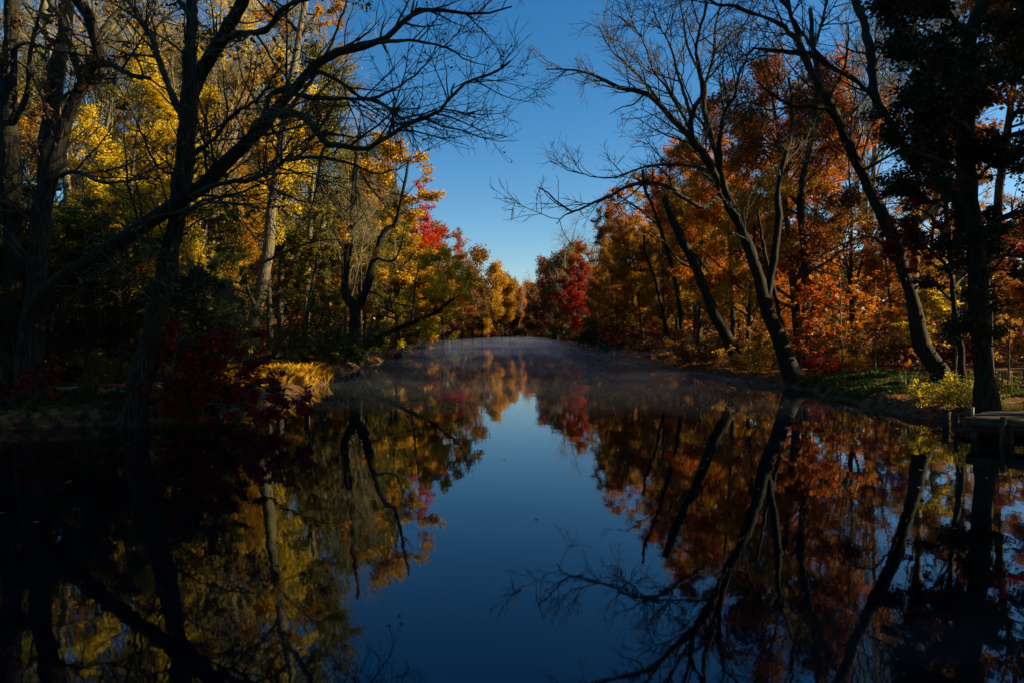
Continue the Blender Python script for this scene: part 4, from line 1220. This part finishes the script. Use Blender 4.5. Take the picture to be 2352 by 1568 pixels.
cloth('hanging_cloth', 'tan and brown striped cloth hanging from the rope right of the big black trunk', [at(2288, 851, 17.5), at(2305, 852.5, 17.6), at(2325, 852, 17.8)], .58, .12, .4, STR)
cloth('hanging_cloth', 'narrow bunched cloth hanging from the rope at the right edge', [at(2346, 847.5, 17.65), at(2352, 846, 17.6), at(2358, 844, 17.5)], .42, -.8, 1.7, STR)

# ------------------------------------------------------------------ mist over the water
m, nt, out = newmat('river mist')
vol = nt.nodes.new('ShaderNodeVolumePrincipled')
vol.inputs['Color'].default_value = (0.48, 0.53, 0.70, 1)
vol.inputs['Density'].default_value = 0.0115
nt.links.new(vol.outputs[0], out.inputs['Volume'])
MIST = m
def mist_sheet(label, y0, zlo, h, seed):
    # closed body: flat underside, rolling top that thins out towards the near end and over the banks
    ys = np.concatenate([np.arange(y0, 60, .8), np.arange(60, 120, 1.6), np.arange(120, 262, 4.0)])
    xs = np.linspace(-17, 15, 60)
    XX, YY = np.meshgrid(xs, ys)
    n_ = np.zeros_like(XX)
    r_ = np.random.default_rng(seed)
    for q_ in range(9):
        kx, ky = r_.normal() * .55, r_.normal() * .30
        n_ += np.sin(kx * XX + ky * YY + r_.random() * 6.28)
    n_ = .5 + n_ / 9 * 1.25
    side_ = np.clip((XX - xl(YY) + .8) / 2.5, 0, 1) * np.clip((xr(YY) + .8 - XX) / 2.5, 0, 1)
    near_ = np.clip((YY - y0) / 30, 0, 1) ** .7
    top = zlo + .02 + h * (.35 + .9 * np.clip(n_, 0, 1.3)) * side_ * near_
    a, b = XX.shape
    v = np.concatenate([np.stack([XX, YY, top], -1).reshape(-1, 3), np.stack([XX, YY, np.full_like(XX, zlo)], -1).reshape(-1, 3)])
    k_ = np.arange(a - 1)[:, None] * b + np.arange(b - 1)[None]
    t_ = np.stack([k_, k_ + 1, k_ + b + 1, k_ + b], -1).reshape(-1)
    bt = np.stack([k_, k_ + b, k_ + b + 1, k_ + 1], -1).reshape(-1) + a * b
    off = a * b
    ring = []
    e_ = list(range(b)) + [q_ * b + b - 1 for q_ in range(1, a)] + [(a - 1) * b + q_ for q_ in range(b - 2, -1, -1)] + [q_ * b for q_ in range(a - 2, 0, -1)]
    for q_ in range(len(e_)):
        p_, w_ = e_[q_], e_[(q_ + 1) % len(e_)]
        ring += [p_, p_ + off, w_ + off, w_]
    o = link('mist', mesh_np('mist', v, np.concatenate([t_, bt, np.array(ring)]), 4, smooth=False), MIST)
    tag(o, label, 'mist', None, 'stuff')


mist_sheet('thin bluish mist lying low over the river', 16, 0.03, 0.55, 5)
mist_sheet('faint upper wisps of mist drifting above the low mist on the river', 34, 0.74, 0.45, 11)

# ------------------------------------------------------------------ light, sky, camera
W = bpy.data.worlds.new('World')
bpy.context.scene.world = W
W.use_nodes = True
nt = W.node_tree
bg = nt.nodes.get('Background') or nt.nodes.new('ShaderNodeBackground')
sky = nt.nodes.new('ShaderNodeTexSky')
sky.sky_type = 'NISHITA'
sky.sun_disc = False
sky.sun_elevation = R(SUN_EL)
sky.sun_rotation = R(SUN_AZ)
sky.air_density = 1.0
sky.dust_density = 0.5
sky.ozone_density = 2.5
hs = nt.nodes.new('ShaderNodeHueSaturation')
hs.inputs['Saturation'].default_value = 1.38
nt.links.new(sky.outputs[0], hs.inputs['Color'])
nt.links.new(hs.outputs[0], bg.inputs[0])
bg.inputs[1].default_value = 0.058
sd_ = np.array([math.sin(R(SUN_AZ)) * math.cos(R(SUN_EL)), math.cos(R(SUN_AZ)) * math.cos(R(SUN_EL)), math.sin(R(SUN_EL))])
sun = bpy.data.lights.new('sun', 'SUN')
sun.energy = 5.0
sun.angle = R(0.5)
sun.color = (1.0, 0.82, 0.50)
so = bpy.data.objects.new('sun', sun)
C.objects.link(so)
from mathutils import Vector
so.rotation_euler = Vector(-sd_).to_track_quat('-Z', 'Y').to_euler()
so.location = (40, -10, 40)

cam = bpy.data.cameras.new('camera')
cam.lens = 24.0
cam.sensor_width = 36.0
cam.shift_y = -(784 - HY) / 2352.0
cam.clip_end = 4000
cam.clip_start = 0.05
co = bpy.data.objects.new('camera', cam)
C.objects.link(co)
co.location = (0, 0, CAMZ)
co.rotation_euler = (R(90), 0, 0)
sc = bpy.context.scene
sc.camera = co
sc.view_settings.view_transform = 'Standard'
sc.view_settings.look = 'None'
sc.view_settings.gamma = 1.0
sc.view_settings.exposure = 1.36
sc.render.engine = 'CYCLES'
cy = sc.cycles
cy.max_bounces = 6
cy.diffuse_bounces = 2
cy.glossy_bounces = 2
cy.transmission_bounces = 2
cy.volume_bounces = 0
cy.transparent_max_bounces = 4
cy.use_denoising = True
cy.denoiser = 'OPENIMAGEDENOISE'
cy.sample_clamp_indirect = 4.0
cy.sample_clamp_direct = 6.0
